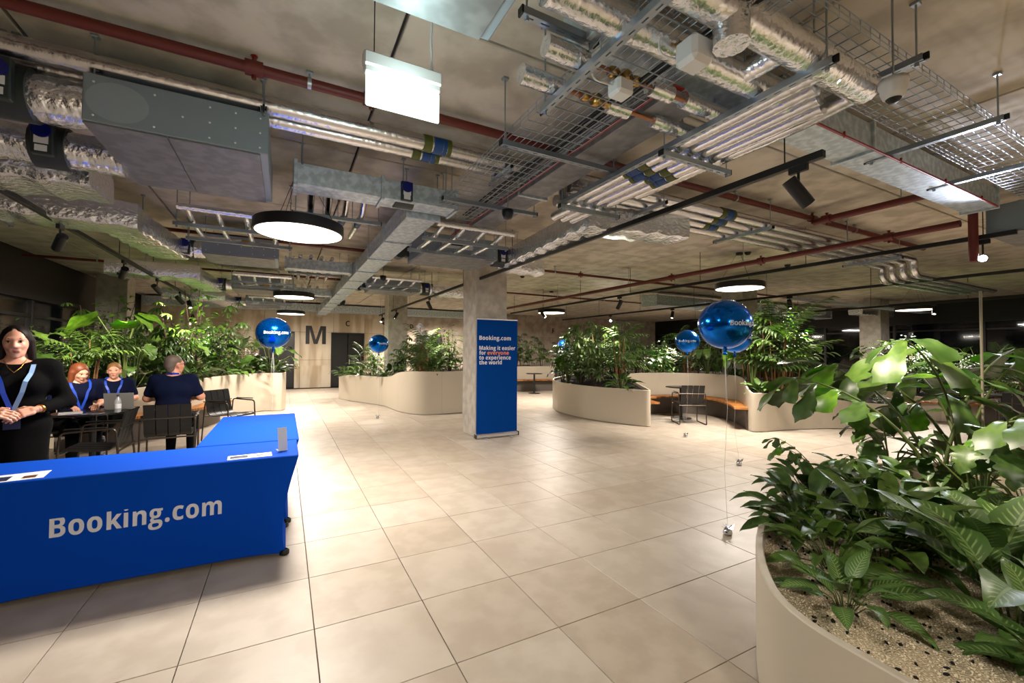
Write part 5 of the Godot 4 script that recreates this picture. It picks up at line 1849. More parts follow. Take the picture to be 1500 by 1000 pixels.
# what stands next to each spot of a planter: [a, b, phrase, planter]
var LANDMARKS := [
	[6.5, 7.0, "at the narrow nose of the ring planter", 1], [6.4, 8.2, "behind the seamed front of the ring planter", 1], [6.6, 9.4, "at the ring planter's banner-side bend", 1], [7.6, 10.2, "on the ring planter's rear rim", 1], [7.6, 8.6, "behind the ring planter's curved bench", 1], [9.0, 9.4, "beyond the alcove table", 1],
	[10.3, 8.6, "behind the ring planter column", 1], [10.0, 6.6, "between alcove bench and column", 1], [11.6, 7.6, "on the window side of the ring planter column", 1], [11.3, 6.0, "beside the window-side rim of the ring planter", 1], [8.6, 5.4, "at the bench end by the balloons", 1], [9.6, 5.4, "in the sloping arm of the ring planter", 1], [10.6, 4.8, "on the lowest rim of the ring planter", 1], [11.3, 4.5, "at the low tip of the ring planter", 1],
	[1.9, 14.6, "at the low tip beside the dark door", 2], [2.4, 13.3, "along the low rim near the letter C", 2], [2.9, 12.0, "at the swoop of the banner planter", 2], [3.2, 10.6, "behind the banner planter's tall rounded front", 2], [4.4, 10.9, "right behind the banner column", 2], [4.6, 12.4, "on the far side of the banner planter", 2], [3.9, 14.6, "around the column in the banner planter", 2], [3.0, 13.2, "before the column in the banner planter", 2],
	[-0.3, 13.0, "at the passage end of the left planter", 3], [-1.0, 12.4, "near the balloon over the plain table", 3], [-1.4, 11.2, "above the empty armchair", 3], [-1.9, 10.2, "behind the seated man", 3], [-2.6, 9.6, "behind the blond woman", 3], [-3.4, 9.4, "behind the red-haired woman", 3], [-3.8, 11.0, "against the left windows", 3], [-2.6, 11.2, "in the middle of the left planter", 3], [-3.4, 13.2, "beside the left column", 3], [-2.0, 13.4, "at the rear of the left planter", 3],
	[7.2, 15.6, "in the distant planter right of the banner", 4], [9.0, 15.4, "in the distant planter behind the far bench", 4], [11.0, 14.6, "in the distant planter's far arm", 4],
	[14.0, 4.4, "at the bench of the window-side planter", 5], [15.6, 4.4, "in the middle of the window-side planter", 5], [16.6, 5.4, "in the window-side planter before the far column", 5], [14.6, 5.8, "at the rear of the window-side planter", 5]]

# scatter plants inside a planter; weights: [kind, weight, scale low, scale high]
func scatter(k: int, n: int, dmin: float, kinds: Array, where: String, box := Rect2(-50, -50, 100, 100), edge := 0.14) -> void:
	var poly: PackedVector2Array = soils[k].poly
	var bb := Rect2(poly[0], Vector2.ZERO)
	for p in poly:
		bb = bb.expand(p)
	bb = bb.intersection(box)
	var pts := []
	var tries := 0
	var total := 0.0
	for q in kinds:
		total += q[1]
	while pts.size() < n and tries < 6000:
		tries += 1
		var p := Vector2(rng.randf_range(bb.position.x, bb.end.x), rng.randf_range(bb.position.y, bb.end.y))
		if not Geometry2D.is_point_in_polygon(p, poly):
			continue
		var de := 9.0
		for i in poly.size():
			de = minf(de, p.distance_to(Geometry2D.get_closest_point_to_segment(p, poly[i], poly[(i + 1) % poly.size()])))
		if de < edge:
			continue
		var ok := true
		for c in [[3.31, 7.36], [3.29, 14.56], [-3.86, 14.56], [10.81, 7.36], [18.2, 7.36]]:
			if Vector2(c[0], c[1]).distance_to(p) < 0.95:
				ok = false
		for q in pts:
			if p.distance_to(q) < dmin:
				ok = false
				break
		if not ok:
			continue
		pts.append(p)
		var w := rng.randf() * total
		for q in kinds:
			w -= q[1]
			if w <= 0.0:
				put_plant(q[0], rng.randi() % 3, k, p.x, p.y, rng.randf_range(q[2], q[3]), where)
				break

func make_plants() -> void:
	make_leaf_meshes()
	rng.seed = 404
	# near planter, placed one by one
	var W := "in the sandy near planter"
	var near := [["lily", 0, 2.62, 1.42, 0.6, "overhanging the curved rim"], ["lily", 1, 2.38, 1.14, 0.6, "beside the bare sand"], ["lily", 2, 2.78, 1.45, 0.75, "between rim and stake"], ["lily", 1, 2.72, 1.08, 0.8, "amid the mottled plants"], ["lily", 0, 3.15, 1.6, 0.7, "close to the outer rim"], ["lily", 2, 3.1, 1.22, 0.8, "below the fishtail fronds"], ["lily", 1, 3.65, 1.5, 0.75, "under the arching fronds"], ["lily", 0, 3.55, 1.12, 0.8, "in front of the stake"],
		["striped", 0, 2.07, 0.95, 0.5, "small, at the rim"], ["striped", 1, 2.55, 0.58, 1.0, "huge leaves, over the sand"], ["striped", 2, 2.9, 0.74, 1.0, "huge leaves, second row"], ["striped", 0, 3.2, 0.86, 0.9, "huge leaves, third row"], ["striped", 1, 2.25, 0.42, 0.6, "low, beside the sand"],
		["fishtail", 0, 4.15, 1.3, 1.15, "taller one"], ["fishtail", 1, 4.75, 1.35, 1.25, "beside the stake"], ["fishtail", 2, 3.45, 1.7, 0.42, "small one at the outer rim"], ["monstera", 1, 3.7, 0.98, 0.62, "behind the striped leaves"], ["monstera", 0, 4.2, 1.6, 0.6, "by the outer rim"],
		["fern", 0, 2.95, 0.98, 0.5, "amid the big leaves"], ["lily", 1, 4.6, 0.98, 0.9, "behind the stake"], ["lily", 0, 5.0, 1.5, 0.85, "at the far end"]]
	for q in near:
		var o := put_plant(q[0], q[1], 0, q[2], q[3], q[4], W)
		o.set_meta("label", "%s, %s in the near planter" % [{lily = "clump of glossy pointed leaves", striped = "pale-striped plant", fishtail = "fishtail palm with ragged leaflets", monstera = "notched-leaf plant", fern = "tuft of narrow leaves"}[q[0]], q[5]])
	var st := thing("support_stake", "tall bare bamboo stake standing among the near planter leaves", "stake", "", V(4.6, 0.45, 1.2))
	part(st, "cane", tubm([Vector3.ZERO, Vector3(0.005, 0.8, 0), Vector3(0, 1.55, 0)], 0.0085, 8), M.stake_grey)
	# ring planter: bushy front, back, right arm
	W = "in the front bulge of the ring planter"
	scatter(1, 16, 0.34, [["schefflera", 4, 0.85, 1.05], ["shrub", 3, 0.8, 1.1], ["palm", 2, 0.8, 1.0], ["monstera", 2, 0.7, 0.9], ["lily", 2, 0.8, 1.0]], W, Rect2(5.9, 6.7, 1.7, 3.9))
	W = "behind the curved bench in the ring planter"
	scatter(1, 30, 0.42, [["shrub", 4, 0.7, 1.0], ["schefflera", 3, 0.6, 0.95], ["monstera", 2, 0.7, 1.0], ["palm", 3, 0.7, 1.0], ["fern", 2, 0.9, 1.2]], W, Rect2(7.6, 6.0, 5, 4.8))
	W = "in the low arm of the ring planter"
	scatter(1, 9, 0.4, [["fern", 2, 0.45, 0.6], ["lily", 3, 0.45, 0.6], ["striped", 1, 0.5, 0.6]], W, Rect2(9.3, 4.0, 2.6, 1.5), 0.1)
	scatter(1, 7, 0.4, [["palm", 2, 1.1, 1.3], ["monstera", 2, 1.0, 1.2], ["alocasia", 1, 0.9, 1.1], ["shrub", 2, 1.0, 1.3]], W, Rect2(8.2, 5.0, 1.6, 1.2), 0.1)
	put_plant("striped", 1, 1, 8.42, 5.28, 0.7, W)
	put_plant("shrub", 1, 1, 9.9, 5.5, 1.35, W)
	put_plant("palm", 2, 1, 9.3, 5.3, 1.35, W)
	# planter behind the banner
	W = "in the swooping planter behind the banner"
	scatter(2, 22, 0.42, [["lily", 3, 0.8, 1.1], ["fern", 3, 0.9, 1.2], ["shrub", 2, 0.6, 0.9], ["schefflera", 2, 0.6, 0.8], ["palm", 3, 0.6, 0.9]], W)
	put_plant("palm", 0, 2, 3.08, 10.6, 0.85, W)
	put_plant("orchid", 0, 2, 3.2, 11.2, 0.95, W)
	put_plant("shrub", 1, 2, 3.9, 10.9, 0.8, W)
	put_plant("lily", 0, 2, 1.75, 14.5, 0.9, W)
	put_plant("lily", 1, 2, 2.05, 13.6, 0.9, W)
	put_plant("lily", 2, 2, 2.65, 12.3, 1.0, W)
	# left planter
	W = "in the planter behind the seated group"
	scatter(3, 34, 0.44, [["shrub", 4, 0.9, 1.3], ["schefflera", 3, 0.7, 1.1], ["monstera", 3, 0.9, 1.2], ["palm", 3, 0.8, 1.2], ["lily", 3, 0.9, 1.2], ["fern", 1, 0.9, 1.2]], W)
	put_plant("alocasia", 0, 3, -2.45, 9.75, 1.15, W)
	put_plant("shrub", 1, 3, -1.75, 11.6, 1.45, W)
	put_plant("schefflera", 1, 3, -1.35, 12.3, 1.1, W)
	for q in [[-0.3, 12.6], [-0.7, 12.65], [-1.1, 12.1], [-1.35, 11.4], [-0.2, 13.2], [-1.6, 10.5]]:
		put_plant("lily", int(q[1] * 10) % 3, 3, q[0], q[1], 1.0, W)
	# distant planters
	scatter(4, 16, 0.5, [["shrub", 3, 0.8, 1.1], ["schefflera", 3, 0.7, 1.0], ["lily", 2, 0.9, 1.2], ["palm", 2, 0.7, 1.0]], "in the distant planter beyond the banner")
	scatter(5, 14, 0.55, [["shrub", 3, 0.8, 1.1], ["palm", 2, 0.8, 1.0], ["lily", 2, 0.9, 1.2], ["monstera", 2, 0.8, 1.1]], "in the planter before the right windows")

# ---------------------------------------------------------------- people
# smooth union of tapered capsules [a, b, ra, rb] and ellipsoids [centre, radii]; cut = shapes taken away; clip = planes whose upper side is removed
func blob(prims: Array, cell: float, k: float, cut := [], clip := []) -> MB:
	var lo := Vector3.ONE * 1e3
	var hi := -lo
	for p in prims:
		if p.size() == 4:
			var r: float = maxf(p[2], p[3])
			lo = lo.min(p[0].min(p[1]) - Vector3.ONE * r)
			hi = hi.max(p[0].max(p[1]) + Vector3.ONE * r)
		else:
			lo = lo.min(p[0] - p[1])
			hi = hi.max(p[0] + p[1])
	lo -= Vector3.ONE * cell * 2.5
	hi += Vector3.ONE * cell * 2.5
	var nx := int((hi.x - lo.x) / cell) + 1
	var ny := int((hi.y - lo.y) / cell) + 1
	var nz := int((hi.z - lo.z) / cell) + 1
	var f := PackedFloat32Array()
	f.resize(nx * ny * nz)
	f.fill(10.0)
	for pass_ in 2:
		for p in (prims if pass_ == 0 else cut):
			var cap: bool = p.size() == 4
			var r: float = maxf(p[2], p[3]) if cap else 0.0
			var bl: Vector3 = (p[0].min(p[1]) - Vector3.ONE * r) if cap else (p[0] - p[1])
			var bh: Vector3 = (p[0].max(p[1]) + Vector3.ONE * r) if cap else (p[0] + p[1])
			bl -= Vector3.ONE * (k + cell * 2.0)
			bh += Vector3.ONE * (k + cell * 2.0)
			var x0 := maxi(0, int((bl.x - lo.x) / cell))
			var x1 := mini(nx - 1, int((bh.x - lo.x) / cell) + 1)
			var y0 := maxi(0, int((bl.y - lo.y) / cell))
			var y1 := mini(ny - 1, int((bh.y - lo.y) / cell) + 1)
			var z0 := maxi(0, int((bl.z - lo.z) / cell))
			var z1 := mini(nz - 1, int((bh.z - lo.z) / cell) + 1)
			var a: Vector3 = p[0]
			var ba: Vector3 = p[1] - p[0] if cap else p[1]
			var inv := 1.0 / maxf(ba.length_squared(), 1e-9)
			var ra: float = p[2] if cap else 0.0
			var rb: float = p[3] if cap else 0.0
			for z in range(z0, z1 + 1):
				for y in range(y0, y1 + 1):
					var at := (z * ny + y) * nx
					var q := lo + Vector3(x0, y, z) * cell - a
					for x in range(x0, x1 + 1):
						var d: float
						if cap:
							var t := clampf(q.dot(ba) * inv, 0.0, 1.0)
							d = (q - ba * t).length() - lerpf(ra, rb, t)
						else:
							var s := q / ba
							var k0 := s.length()
							var k1 := (s / ba).length()
							d = k0 * (k0 - 1.0) / maxf(k1, 1e-6)
						var i := at + x
						var o := f[i]
						if pass_ == 1:
							f[i] = maxf(o, -d)
						elif o > 9.0:
							f[i] = d
						else:
							var h := maxf(k - absf(o - d), 0.0)
							f[i] = minf(o, d) - h * h * 0.25 / k
						q.x += cell
	for pl: Plane in clip:
		for z in nz:
			for y in ny:
				var at := (z * ny + y) * nx
				for x in nx:
					f[at + x] = maxf(f[at + x], pl.distance_to(lo + Vector3(x, y, z) * cell))
	# surface nets
	var m := MB.new()
	var vid := PackedInt32Array()
	vid.resize(nx * ny * nz)
	vid.fill(-1)
	var sx := 1
	var sy := nx
	var sz := nx * ny
	var off := [0, sx, sy, sx + sy, sz, sx + sz, sy + sz, sx + sy + sz]
	var edges := [[0, 1], [2, 3], [4, 5], [6, 7], [0, 2], [1, 3], [4, 6], [5, 7], [0, 4], [1, 5], [2, 6], [3, 7]]
	for z in nz - 1:
		for y in ny - 1:
			var at := z * sz + y * sy
			for x in nx - 1:
				var i := at + x
				var f0 := f[i]
				if f0 > cell * 3.0 or f0 < -cell * 3.0:
					continue
				var neg := 0
				for o: int in off:
					if f[i + o] < 0.0:
						neg += 1
				if neg == 0 or neg == 8:
					continue
				var c := Vector3.ZERO
				var n := 0
				for e in edges:
					var u := f[i + off[e[0]]]
					var w := f[i + off[e[1]]]
					if (u < 0.0) != (w < 0.0):
						var t := u / (u - w)
						var p0 := Vector3(e[0] & 1, (e[0] >> 1) & 1, e[0] >> 2)
						var p1 := Vector3(e[1] & 1, (e[1] >> 1) & 1, e[1] >> 2)
						c += p0.lerp(p1, t)
						n += 1
				vid[i] = m.v.size()
				m.v.append(lo + (Vector3(x, y, z) + c / n) * cell)
				m.n.append(Vector3(f[i + 1] - f0, f[i + sy] - f0, f[i + sz] - f0).normalized())
				m.uv.append(Vector2.ZERO)
	for z in range(1, nz - 1):
		for y in range(1, ny - 1):
			var at := z * sz + y * sy
			for x in range(1, nx - 1):
				var i := at + x
				if vid[i] < 0:
					continue
				var s0 := f[i] < 0.0
				for ax in 3:
					var st: int = [sx, sy, sz][ax]
					if (f[i + st] < 0.0) == s0:
						continue
					var u: int = [sy, sz, sx][ax]
					var w: int = [sz, sx, sy][ax]
					var q := [vid[i], vid[i - u], vid[i - u - w], vid[i - w]]
					if q.min() < 0:
						continue
					if s0:
						m.ix.append_array([q[0], q[1], q[2], q[0], q[2], q[3]])
					else:
						m.ix.append_array([q[0], q[2], q[1], q[0], q[3], q[2]])
	# smooth normals from the faces
	var nn := PackedVector3Array()
	nn.resize(m.v.size())
	for i in range(0, m.ix.size(), 3):
		var c := (m.v[m.ix[i + 2]] - m.v[m.ix[i]]).cross(m.v[m.ix[i + 1]] - m.v[m.ix[i]])
		for j in 3:
			nn[m.ix[i + j]] += c
	for i in nn.size():
		m.n[i] = nn[i].normalized()
	return m

# head about its centre, facing +z
func head_mb(cell: float, male := false) -> MB:
	var jw := 0.052 if male else 0.045
	return blob([
		[Vector3(0, 0.03, -0.015), Vector3(0.074, 0.085, 0.092)], [Vector3(0, -0.02, 0.012), Vector3(0.064, 0.085, 0.075)], [Vector3(0, -0.085, 0.035), Vector3(jw, 0.034, 0.044)],
		[Vector3(0, -0.108, 0.062), Vector3(0, -0.106, 0.06), 0.016, 0.016],
		[Vector3(0, 0.012, 0.082), Vector3(0, -0.03, 0.1), 0.008, 0.012], [Vector3(-0.012, -0.034, 0.088), Vector3(0.012, -0.034, 0.088), 0.009, 0.009],
		[Vector3(-0.035, 0.022, 0.076), Vector3(0.035, 0.022, 0.076), 0.009, 0.009], [Vector3(-0.036, -0.028, 0.062), Vector3(-0.03, -0.035, 0.066), 0.018, 0.016], [Vector3(0.036, -0.028, 0.062), Vector3(0.03, -0.035, 0.066), 0.018, 0.016],
		[Vector3(-0.018, -0.066, 0.083), Vector3(0.018, -0.066, 0.083), 0.007, 0.007],
		[Vector3(-0.074, 0.005, -0.012), Vector3(-0.076, -0.035, -0.004), 0.012, 0.009], [Vector3(0.074, 0.005, -0.012), Vector3(0.076, -0.035, -0.004), 0.012, 0.009],
		[Vector3(0, -0.09, -0.02), Vector3(0, -0.17, -0.025), 0.05, 0.052]], cell, 0.022,
		[[Vector3(-0.031, 0.002, 0.092), Vector3(0.016, 0.0085, 0.012)], [Vector3(0.031, 0.002, 0.092), Vector3(0.016, 0.0085, 0.012)]])

# hand from the wrist along +z, palm down (-y), thumb towards side s; curl in radians per joint
func hand_mb(s: float, curl: float, cell := 0.004) -> MB:
	var pr := [[Vector3(0, 0, -0.03), Vector3(0, 0, 0.02), 0.024, 0.024], [Vector3(-0.02, 0, 0.03), Vector3(-0.024, 0, 0.08), 0.016, 0.014], [Vector3(0.02, 0, 0.03), Vector3(0.024, 0, 0.08), 0.016, 0.014], [Vector3(0, 0, 0.025), Vector3(0, 0.002, 0.08), 0.018, 0.015]]
	for i in 4:
		var x := (-0.03 + 0.02 * i)
		var l: float = [0.034, 0.042, 0.045, 0.040][i] if s > 0 else [0.040, 0.045, 0.042, 0.034][i]
		var p := Vector3(x, 0, 0.085)
		var ang := 0.1
		for j in 3:
			ang += curl
			var q: Vector3 = p + Vector3(x * 0.12, -sin(ang), cos(ang)) * l * [1.0, 0.7, 0.55][j]
			pr.append([p, q, 0.0092 - 0.0008 * j, 0.0086 - 0.0008 * j])
			p = q
	var tb := Vector3(s * 0.024, -0.004, 0.015)
	var t1 := tb + Vector3(s * 0.028, -0.008, 0.03)
	var t2 := t1 + Vector3(s * 0.008, -0.012, 0.03)
	pr.append([tb, t1, 0.014, 0.011])
	pr.append([t1, t2, 0.011, 0.0085])
	return blob(pr, cell, 0.007)

func face(t: Node, hx: Transform3D, brow: Material, glasses := false) -> void:
	for s: float in [-1.0, 1.0]:
		var m := MB.new()
		m.lathe(Vector3.ZERO, [[0.0, -0.011], [0.0078, -0.0078], [0.011, 0.0], [0.0078, 0.0078], [0.0, 0.011]], 12)
		var e := inst("eye", m.mesh(), M.eye_white, t, hx * Transform3D(Basis.from_scale(Vector3(1.1, 0.45, 0.8)), Vector3(s * 0.031, 0.001, 0.0775)))
		m = MB.new()
		m.lathe(Vector3.ZERO, [[0.0062, 0.0], [0.004, 0.0022], [0.0, 0.003]], 10, Basis(Vector3.RIGHT, PI / 2))
		inst("iris", m.mesh(), M.eye_dark, e, e.transform.affine_inverse() * hx * Transform3D(Basis.IDENTITY, Vector3(s * 0.031, 0.002, 0.0855)))
		m = tubm([Vector3(s * 0.014, 0.02, 0.087), Vector3(s * 0.03, 0.026, 0.084), Vector3(s * 0.047, 0.02, 0.073)], [0.003, 0.0035, 0.002], 6)
		inst("eyebrow", m.mesh(), brow, t, hx)
		m = tubm([Vector3(s * 0.017, 0.008, 0.086), Vector3(s * 0.031, 0.011, 0.087), Vector3(s * 0.045, 0.007, 0.079)], 0.0022, 5)
		inst("eyelid", m.mesh(), brow, t, hx)
		if glasses:
			m = MB.new()
			m.tube([Vector3(s * 0.01, 0.0, 0.1), Vector3(s * 0.03, 0.014, 0.1), Vector3(s * 0.052, 0.002, 0.095), Vector3(s * 0.03, -0.015, 0.1), Vector3(s * 0.01, 0.0, 0.1)], 0.0018, 5)
			m.tube([Vector3(s * 0.052, 0.004, 0.095), Vector3(s * 0.078, 0.006, 0.0)], 0.0022, 5)
			inst("glasses", m.mesh(), M.red_pipe, t, hx)
	var lp := tubm([Vector3(-0.024, -0.067, 0.080), Vector3(-0.008, -0.0635, 0.0905), Vector3(0, -0.065, 0.0915), Vector3(0.008, -0.0635, 0.0905), Vector3(0.024, -0.067, 0.080)], [0.002, 0.0045, 0.004, 0.0045, 0.002], 6)
	lp.tube([Vector3(-0.02, -0.070, 0.081), Vector3(0, -0.0735, 0.0895), Vector3(0.02, -0.070, 0.081)], [0.002, 0.005, 0.002], 6)
	inst("lips", lp.mesh(), M.lips, t, hx)

func person(label: String, at: Vector3, turn: float, J: Dictionary, look: Dictionary) -> Node3D:
	var t := thing("person", label, "person", "", at, turn)
	var sc: float = look.get("scale", 1.0)
	t.scale = Vector3.ONE * sc
	var limbs := []
	var arms := []
	var legs := []
	for s in ["L", "R"]:
		var k := -1.0 if s == "R" else 1.0
		arms.append([J["sh" + s], J["el" + s], 0.052, 0.040])
		arms.append([J["el" + s], J["wr" + s], 0.040, 0.027])
		legs.append([J["hip" + s], J["kn" + s], 0.088, 0.057])
		legs.append([J["kn" + s], J["an" + s], 0.055, 0.036])
		legs.append([J["an" + s] + Vector3(0, -0.03, -0.02), J["an" + s] + Vector3(k * 0.02, -0.045, 0.14), 0.036, 0.03])
	var wide: float = look.get("wide", 1.0)
	var P: Vector3 = J.pelvis
	var C: Vector3 = J.chest
	var N: Vector3 = J.neck
	var X := Vector3(wide, 0, 0)
	var torso := [[P - X * 0.07, P + X * 0.07, 0.115 * wide, 0.115 * wide], [P.lerp(C, 0.5) - X * 0.045, P.lerp(C, 0.5) + X * 0.045, 0.105 * wide, 0.105 * wide], [C - X * 0.07, C + X * 0.07, 0.115 * wide, 0.115 * wide],
		[P, C, 0.11 * wide, 0.11 * wide], [C.lerp(N, 0.6) - X * 0.1, C.lerp(N, 0.6) + X * 0.1, 0.068, 0.068], [J.shL, J.shR, 0.055, 0.055], [N, N + Vector3(0, 0.06, 0.01), 0.052, 0.048]]
	if look.get("bust", false):
		for k: float in [-1.0, 1.0]:
			torso.append([C + Vector3(k * 0.07, 0.0, 0.085), C + Vector3(k * 0.07, 0.01, 0.075), 0.062, 0.062])
	var body := blob(torso + arms + legs, look.get("cell", 0.014), 0.05)
	var hx := Transform3D(Basis.from_euler(Vector3(J.get("nod", 0.0), J.get("turn", 0.0), J.get("tilt", 0.0))), J.head)
	body.merge(head_mb(look.get("fine", 0.006), look.get("male", false)), hx)
	for s in ["L", "R"]:
		var w: Vector3 = J["wr" + s]
		var d: Vector3 = J["hand" + s].normalized()
		var up: Vector3 = J.get("back" + s, Vector3.UP)
		var xx := up.cross(d).normalized()
		body.merge(hand_mb(J.get("thumb" + s, 1.0 if s == "R" else -1.0), J.get("curl" + s, 0.3), look.get("hand_cell", 0.005)), Transform3D(Basis(xx, d.cross(xx), d), w + d * 0.012))
	part(t, "body", body, M[look.skin])
	face(t, hx, M[look.hair], look.get("glasses", false))
	# clothing: the same limbs a little thicker
	var fat := func(a: Array, g: float) -> Array:
		var o := []
		for p in a:
			o.append([p[0], p[1], p[2] + g, p[3] + g])
		return o
	var g := 0.012
	var sl: float = look.get("sleeve", 0.55)
	var ar := []
	for s in ["L", "R"]:
		if sl <= 0.6:
			ar.append([J["sh" + s], J["sh" + s].lerp(J["el" + s], 0.72), 0.068, 0.062])
		else:
			ar.append([J["sh" + s], J["el" + s], 0.066, 0.052])
			ar.append([J["el" + s], J["el" + s].lerp(J["wr" + s], 0.86), 0.052, 0.04])
	var top: Array = fat.call(torso.slice(0, 6), g) + ar
	if torso.size() > 7:
		top += fat.call(torso.slice(7), g)
	if look.has("skirt"):
		top.append([P + Vector3(0, -0.02, 0), P + Vector3(0, look.skirt, 0.01), 0.155, 0.135])
		top.append([P + Vector3(-0.08, -0.02, 0), P + Vector3(-0.08, look.skirt, 0.01), 0.115, 0.10])
		top.append([P + Vector3(0.08, -0.02, 0), P + Vector3(0.08, look.skirt, 0.01), 0.115, 0.10])
	part(t, look.top_name, blob(top, 0.013, 0.045, [[N + Vector3(0, 0.035, 0.03), Vector3(0.1, 0.055, 0.1)]]), M[look.top])
	if look.has("legs"):
		var tr: Array = fat.call(legs.filter(func(p): return p[2] > 0.05), 0.014)
		tr.append([P - X * 0.07, P + X * 0.07, 0.13 * wide, 0.13 * wide])
		part(t, "trousers", blob(tr, 0.015, 0.04), M[look.legs])
	for s in ["L", "R"]:
		var k := -1.0 if s == "R" else 1.0
		part(t, "shoe", blob([[J["an" + s] + Vector3(0, -0.035, -0.03), J["an" + s] + Vector3(k * 0.02, -0.045, 0.15), 0.045, 0.038]], 0.012, 0.02), M[look.get("shoe", "shoe")])
	# hair in the head's own axes
	var hp := []
	var hc := []
	match look.style:
		"long":
			hp = [[Vector3(0, 0.033, -0.022), Vector3(0.082, 0.093, 0.1)], [Vector3(0, -0.02, -0.06), Vector3(0, -0.17, -0.065), 0.065, 0.045], [Vector3(-0.07, 0.0, -0.015), Vector3(-0.084, -0.165, -0.005), 0.028, 0.02], [Vector3(0.07, 0.0, -0.015), Vector3(0.084, -0.165, -0.005), 0.028, 0.02]]
			hc = [[Vector3(0, -0.03, 0.088), Vector3(0.067, 0.122, 0.1)], [Vector3(0, 0.1, 0.09), Vector3(0.02, 0.035, 0.05)], [Vector3(0, -0.17, 0.06), Vector3(0.078, 0.11, 0.09)]]
		"bob":
			hp = [[Vector3(0, 0.035, -0.022), Vector3(0.088, 0.096, 0.102)], [Vector3(-0.075, 0.0, -0.01), Vector3(-0.085, -0.12, 0.0), 0.038, 0.03], [Vector3(0.075, 0.0, -0.01), Vector3(0.085, -0.12, 0.0), 0.038, 0.03], [Vector3(0, -0.02, -0.07), Vector3(0, -0.11, -0.07), 0.07, 0.05]]
			hc = [[Vector3(0, -0.045, 0.085), Vector3(0.066, 0.11, 0.1)]]
		"tied":
			hp = [[Vector3(0, 0.04, -0.022), Vector3(0.083, 0.09, 0.098)], [Vector3(0, 0.0, -0.1), Vector3(0, -0.03, -0.12), 0.035, 0.03]]
			hc = [[Vector3(0, -0.05, 0.08), Vector3(0.09, 0.115, 0.1)]]
		"short":
			hp = [[Vector3(0, 0.042, -0.025), Vector3(0.081, 0.08, 0.096)], [Vector3(0, -0.02, -0.06), Vector3(0, -0.06, -0.05), 0.06, 0.05]]
			hc = [[Vector3(0, -0.06, 0.075), Vector3(0.12, 0.12, 0.095)]]
	var hm := MB.new()
	hm.merge(blob(hp, 0.006, 0.03, hc), hx)
	part(t, "hair", hm, M[look.hair])
	# lanyard round the neck with a badge
	if look.get("lanyard", true):
		var f: float = look.get("lan_z", 0.13)
		var badge := C + Vector3(0, -0.2, f + 0.035)
		for s: float in [-1.0, 1.0]:
			var pts := [N + Vector3(s * 0.03, 0.03, -0.06), N + Vector3(s * 0.09, 0.03, 0.0), N + Vector3(s * 0.095, -0.02, 0.085), N + Vector3(s * 0.085, -0.08, 0.13), C + Vector3(s * 0.06, 0.03, f + 0.04), C + Vector3(s * 0.045, -0.05, f + 0.045), badge]
			if look.get("from_behind", false):
				pts = [N + Vector3(0, 0.035, -0.068), N + Vector3(s * 0.06, 0.025, -0.035), N + Vector3(s * 0.075, -0.02, 0.05), badge]
			var m := MB.new()
			for i in pts.size() - 1:
				var a: Vector3 = pts[i]
				var b: Vector3 = pts[i + 1]
				var d := (b - a).normalized()
				var w := d.cross(Vector3(0, 0.2, 1)).normalized() * 0.013
				m.quad(a - w, b - w, b + w, a + w)
				m.quad(a + w + Vector3(0, 0, -0.002), b + w + Vector3(0, 0, -0.002), b - w + Vector3(0, 0, -0.002), a - w + Vector3(0, 0, -0.002))
			part(t, "lanyard", m, M[["lanyard", "lanyard_pale"][int(s > 0)] if look.get("two_tone", false) else "lanyard"])
		var bd := bxm(Vector3(0.085, 0.11, 0.004), 0.001, badge + Vector3(0, -0.06, 0.006))
		part(t, "badge", bd, M.print_blue)
	return t

func seated(hh := 0.0, lean := 0.0) -> Dictionary:
	return {pelvis = Vector3(0, 0.55, 0), chest = Vector3(0, 0.92, lean * 0.7), neck = Vector3(0, 1.09, lean), head = Vector3(0, 1.235 + hh, lean + 0.03),
		shL = Vector3(0.175, 1.04, lean * 0.9), shR = Vector3(-0.175, 1.04, lean * 0.9), hipL = Vector3(0.09, 0.54, 0.02), hipR = Vector3(-0.09, 0.54, 0.02),
		knL = Vector3(0.11, 0.52, 0.44), knR = Vector3(-0.11, 0.52, 0.44), anL = Vector3(0.11, 0.085, 0.42), anR = Vector3(-0.11, 0.085, 0.42),
		elL = Vector3(0.25, 0.80, 0.08), elR = Vector3(-0.25, 0.80, 0.08), wrL = Vector3(0.14, 0.78, 0.33), wrR = Vector3(-0.14, 0.78, 0.33), handL = Vector3(-0.4, 0, 1), handR = Vector3(0.4, 0, 1)}

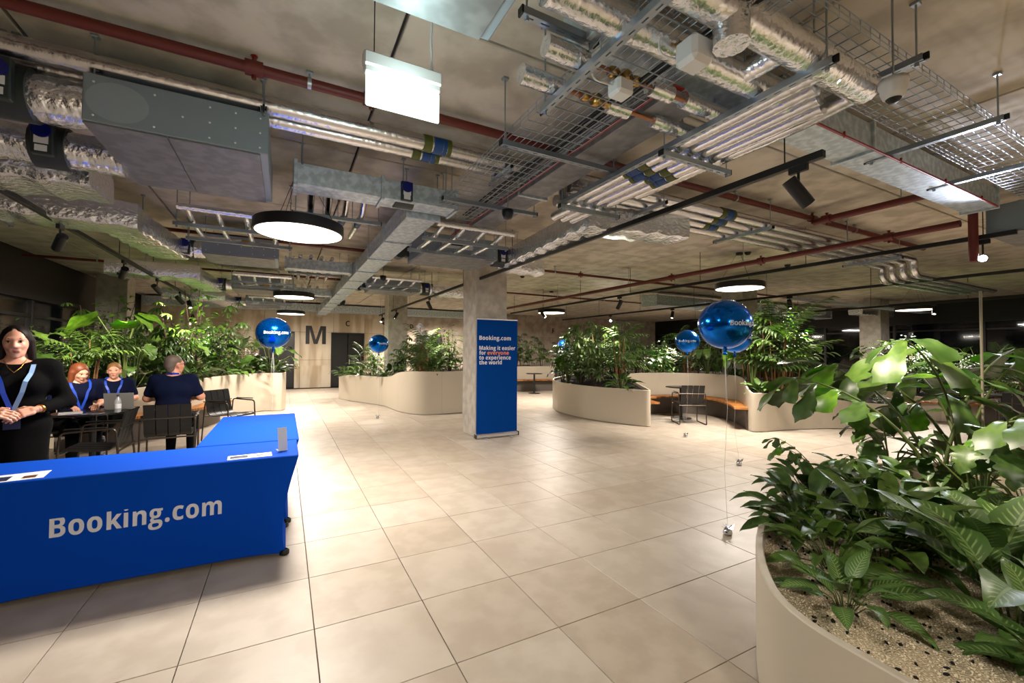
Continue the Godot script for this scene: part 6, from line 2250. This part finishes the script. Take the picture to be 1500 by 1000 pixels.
func make_people() -> void:
	var J := {pelvis = Vector3(0, 0.95, 0), chest = Vector3(0, 1.25, 0), neck = Vector3(0, 1.42, -0.01), head = Vector3(0, 1.575, 0.015), turn = -0.05, nod = 0.06, tilt = 0.03,
		shL = Vector3(0.175, 1.37, 0), shR = Vector3(-0.175, 1.37, 0), elL = Vector3(0.275, 1.10, -0.02), elR = Vector3(-0.27, 1.10, -0.02), wrL = Vector3(0.13, 1.07, 0.17), wrR = Vector3(-0.12, 1.06, 0.2),
		handL = Vector3(-1.0, -0.25, 0.45), handR = Vector3(0.7, 0.0, 0.5), backL = Vector3(0.2, 0.75, 0.7), backR = Vector3(0, 0.6, 0.8), curlL = 0.28, curlR = 0.5,
		hipL = Vector3(0.09, 0.9, 0), hipR = Vector3(-0.09, 0.9, 0), knL = Vector3(0.09, 0.5, 0.02), knR = Vector3(-0.09, 0.5, 0.02), anL = Vector3(0.09, 0.085, -0.01), anR = Vector3(-0.09, 0.085, -0.01)}
	var w := person("standing woman in a black dress with blue lanyard behind the blue table", V(-1.8, 0, 4.65), 0.32, J, {skin = "skin_pale", hair = "hair_dark", style = "long", top = "dress_black", top_name = "dress", skirt = -0.42, sleeve = 1.0, bust = true, fine = 0.0045, cell = 0.013, hand_cell = 0.004, two_tone = true, lan_z = 0.15, shoe = "black"})
	var wt := MB.new()
	wt.tube([Vector3(0.152, 1.074, 0.148), Vector3(0.135, 1.07, 0.168)], 0.032, 14)
	part(w, "wristwatch", wt, M.gold)
	part(w, "necklace", tubm([Vector3(-0.06, 1.44, 0.03), Vector3(-0.03, 1.38, 0.11), Vector3(0, 1.345, 0.135), Vector3(0.03, 1.38, 0.11), Vector3(0.06, 1.44, 0.03)], 0.0018, 5), M.gold)
	# seated man, back to the hall, head turned to his right
	J = seated(0.0, 0.02)
	J.turn = -0.75
	J.elL = Vector3(0.27, 0.82, 0.06)
	J.elR = Vector3(-0.27, 0.82, 0.06)
	person("man in navy polo shirt seated with his back turned, short grey hair", V(-1.3, 0, 7.2), PI - 0.05, J, {skin = "skin", hair = "hair_grey", style = "short", top = "navy", top_name = "polo_shirt", legs = "trouser", male = true, wide = 1.12, scale = 1.07, glasses = true, from_behind = true, hand_cell = 0.006})
	J = seated(-0.03, 0.12)
	J.nod = 0.25
	J.turn = 0.35
	person("seated red-haired woman in navy shirt looking down at the table", V(-2.46, 0, 7.85), 0.5, J, {skin = "skin_pale", hair = "hair_red", style = "bob", top = "navy", top_name = "polo_shirt", legs = "trouser", bust = true, hand_cell = 0.006})
	J = seated(0.0, 0.06)
	J.turn = -0.1
	J.knL = Vector3(0.05, 0.58, 0.42)
	J.anL = Vector3(-0.12, 0.32, 0.62)
	person("seated blond woman in navy shirt behind the laptop, legs crossed", V(-2.28, 0, 8.62), 0.25, J, {skin = "skin_pale", hair = "hair_blond", style = "tied", top = "navy", top_name = "polo_shirt", legs = "trouser", bust = true, hand_cell = 0.006, scale = 0.97})

func _ready() -> void:
	make_camera()
	make_materials()
	make_shell()
	make_services()
	make_lamps()
	make_planters()
	make_furniture()
	make_people()
	make_plants()
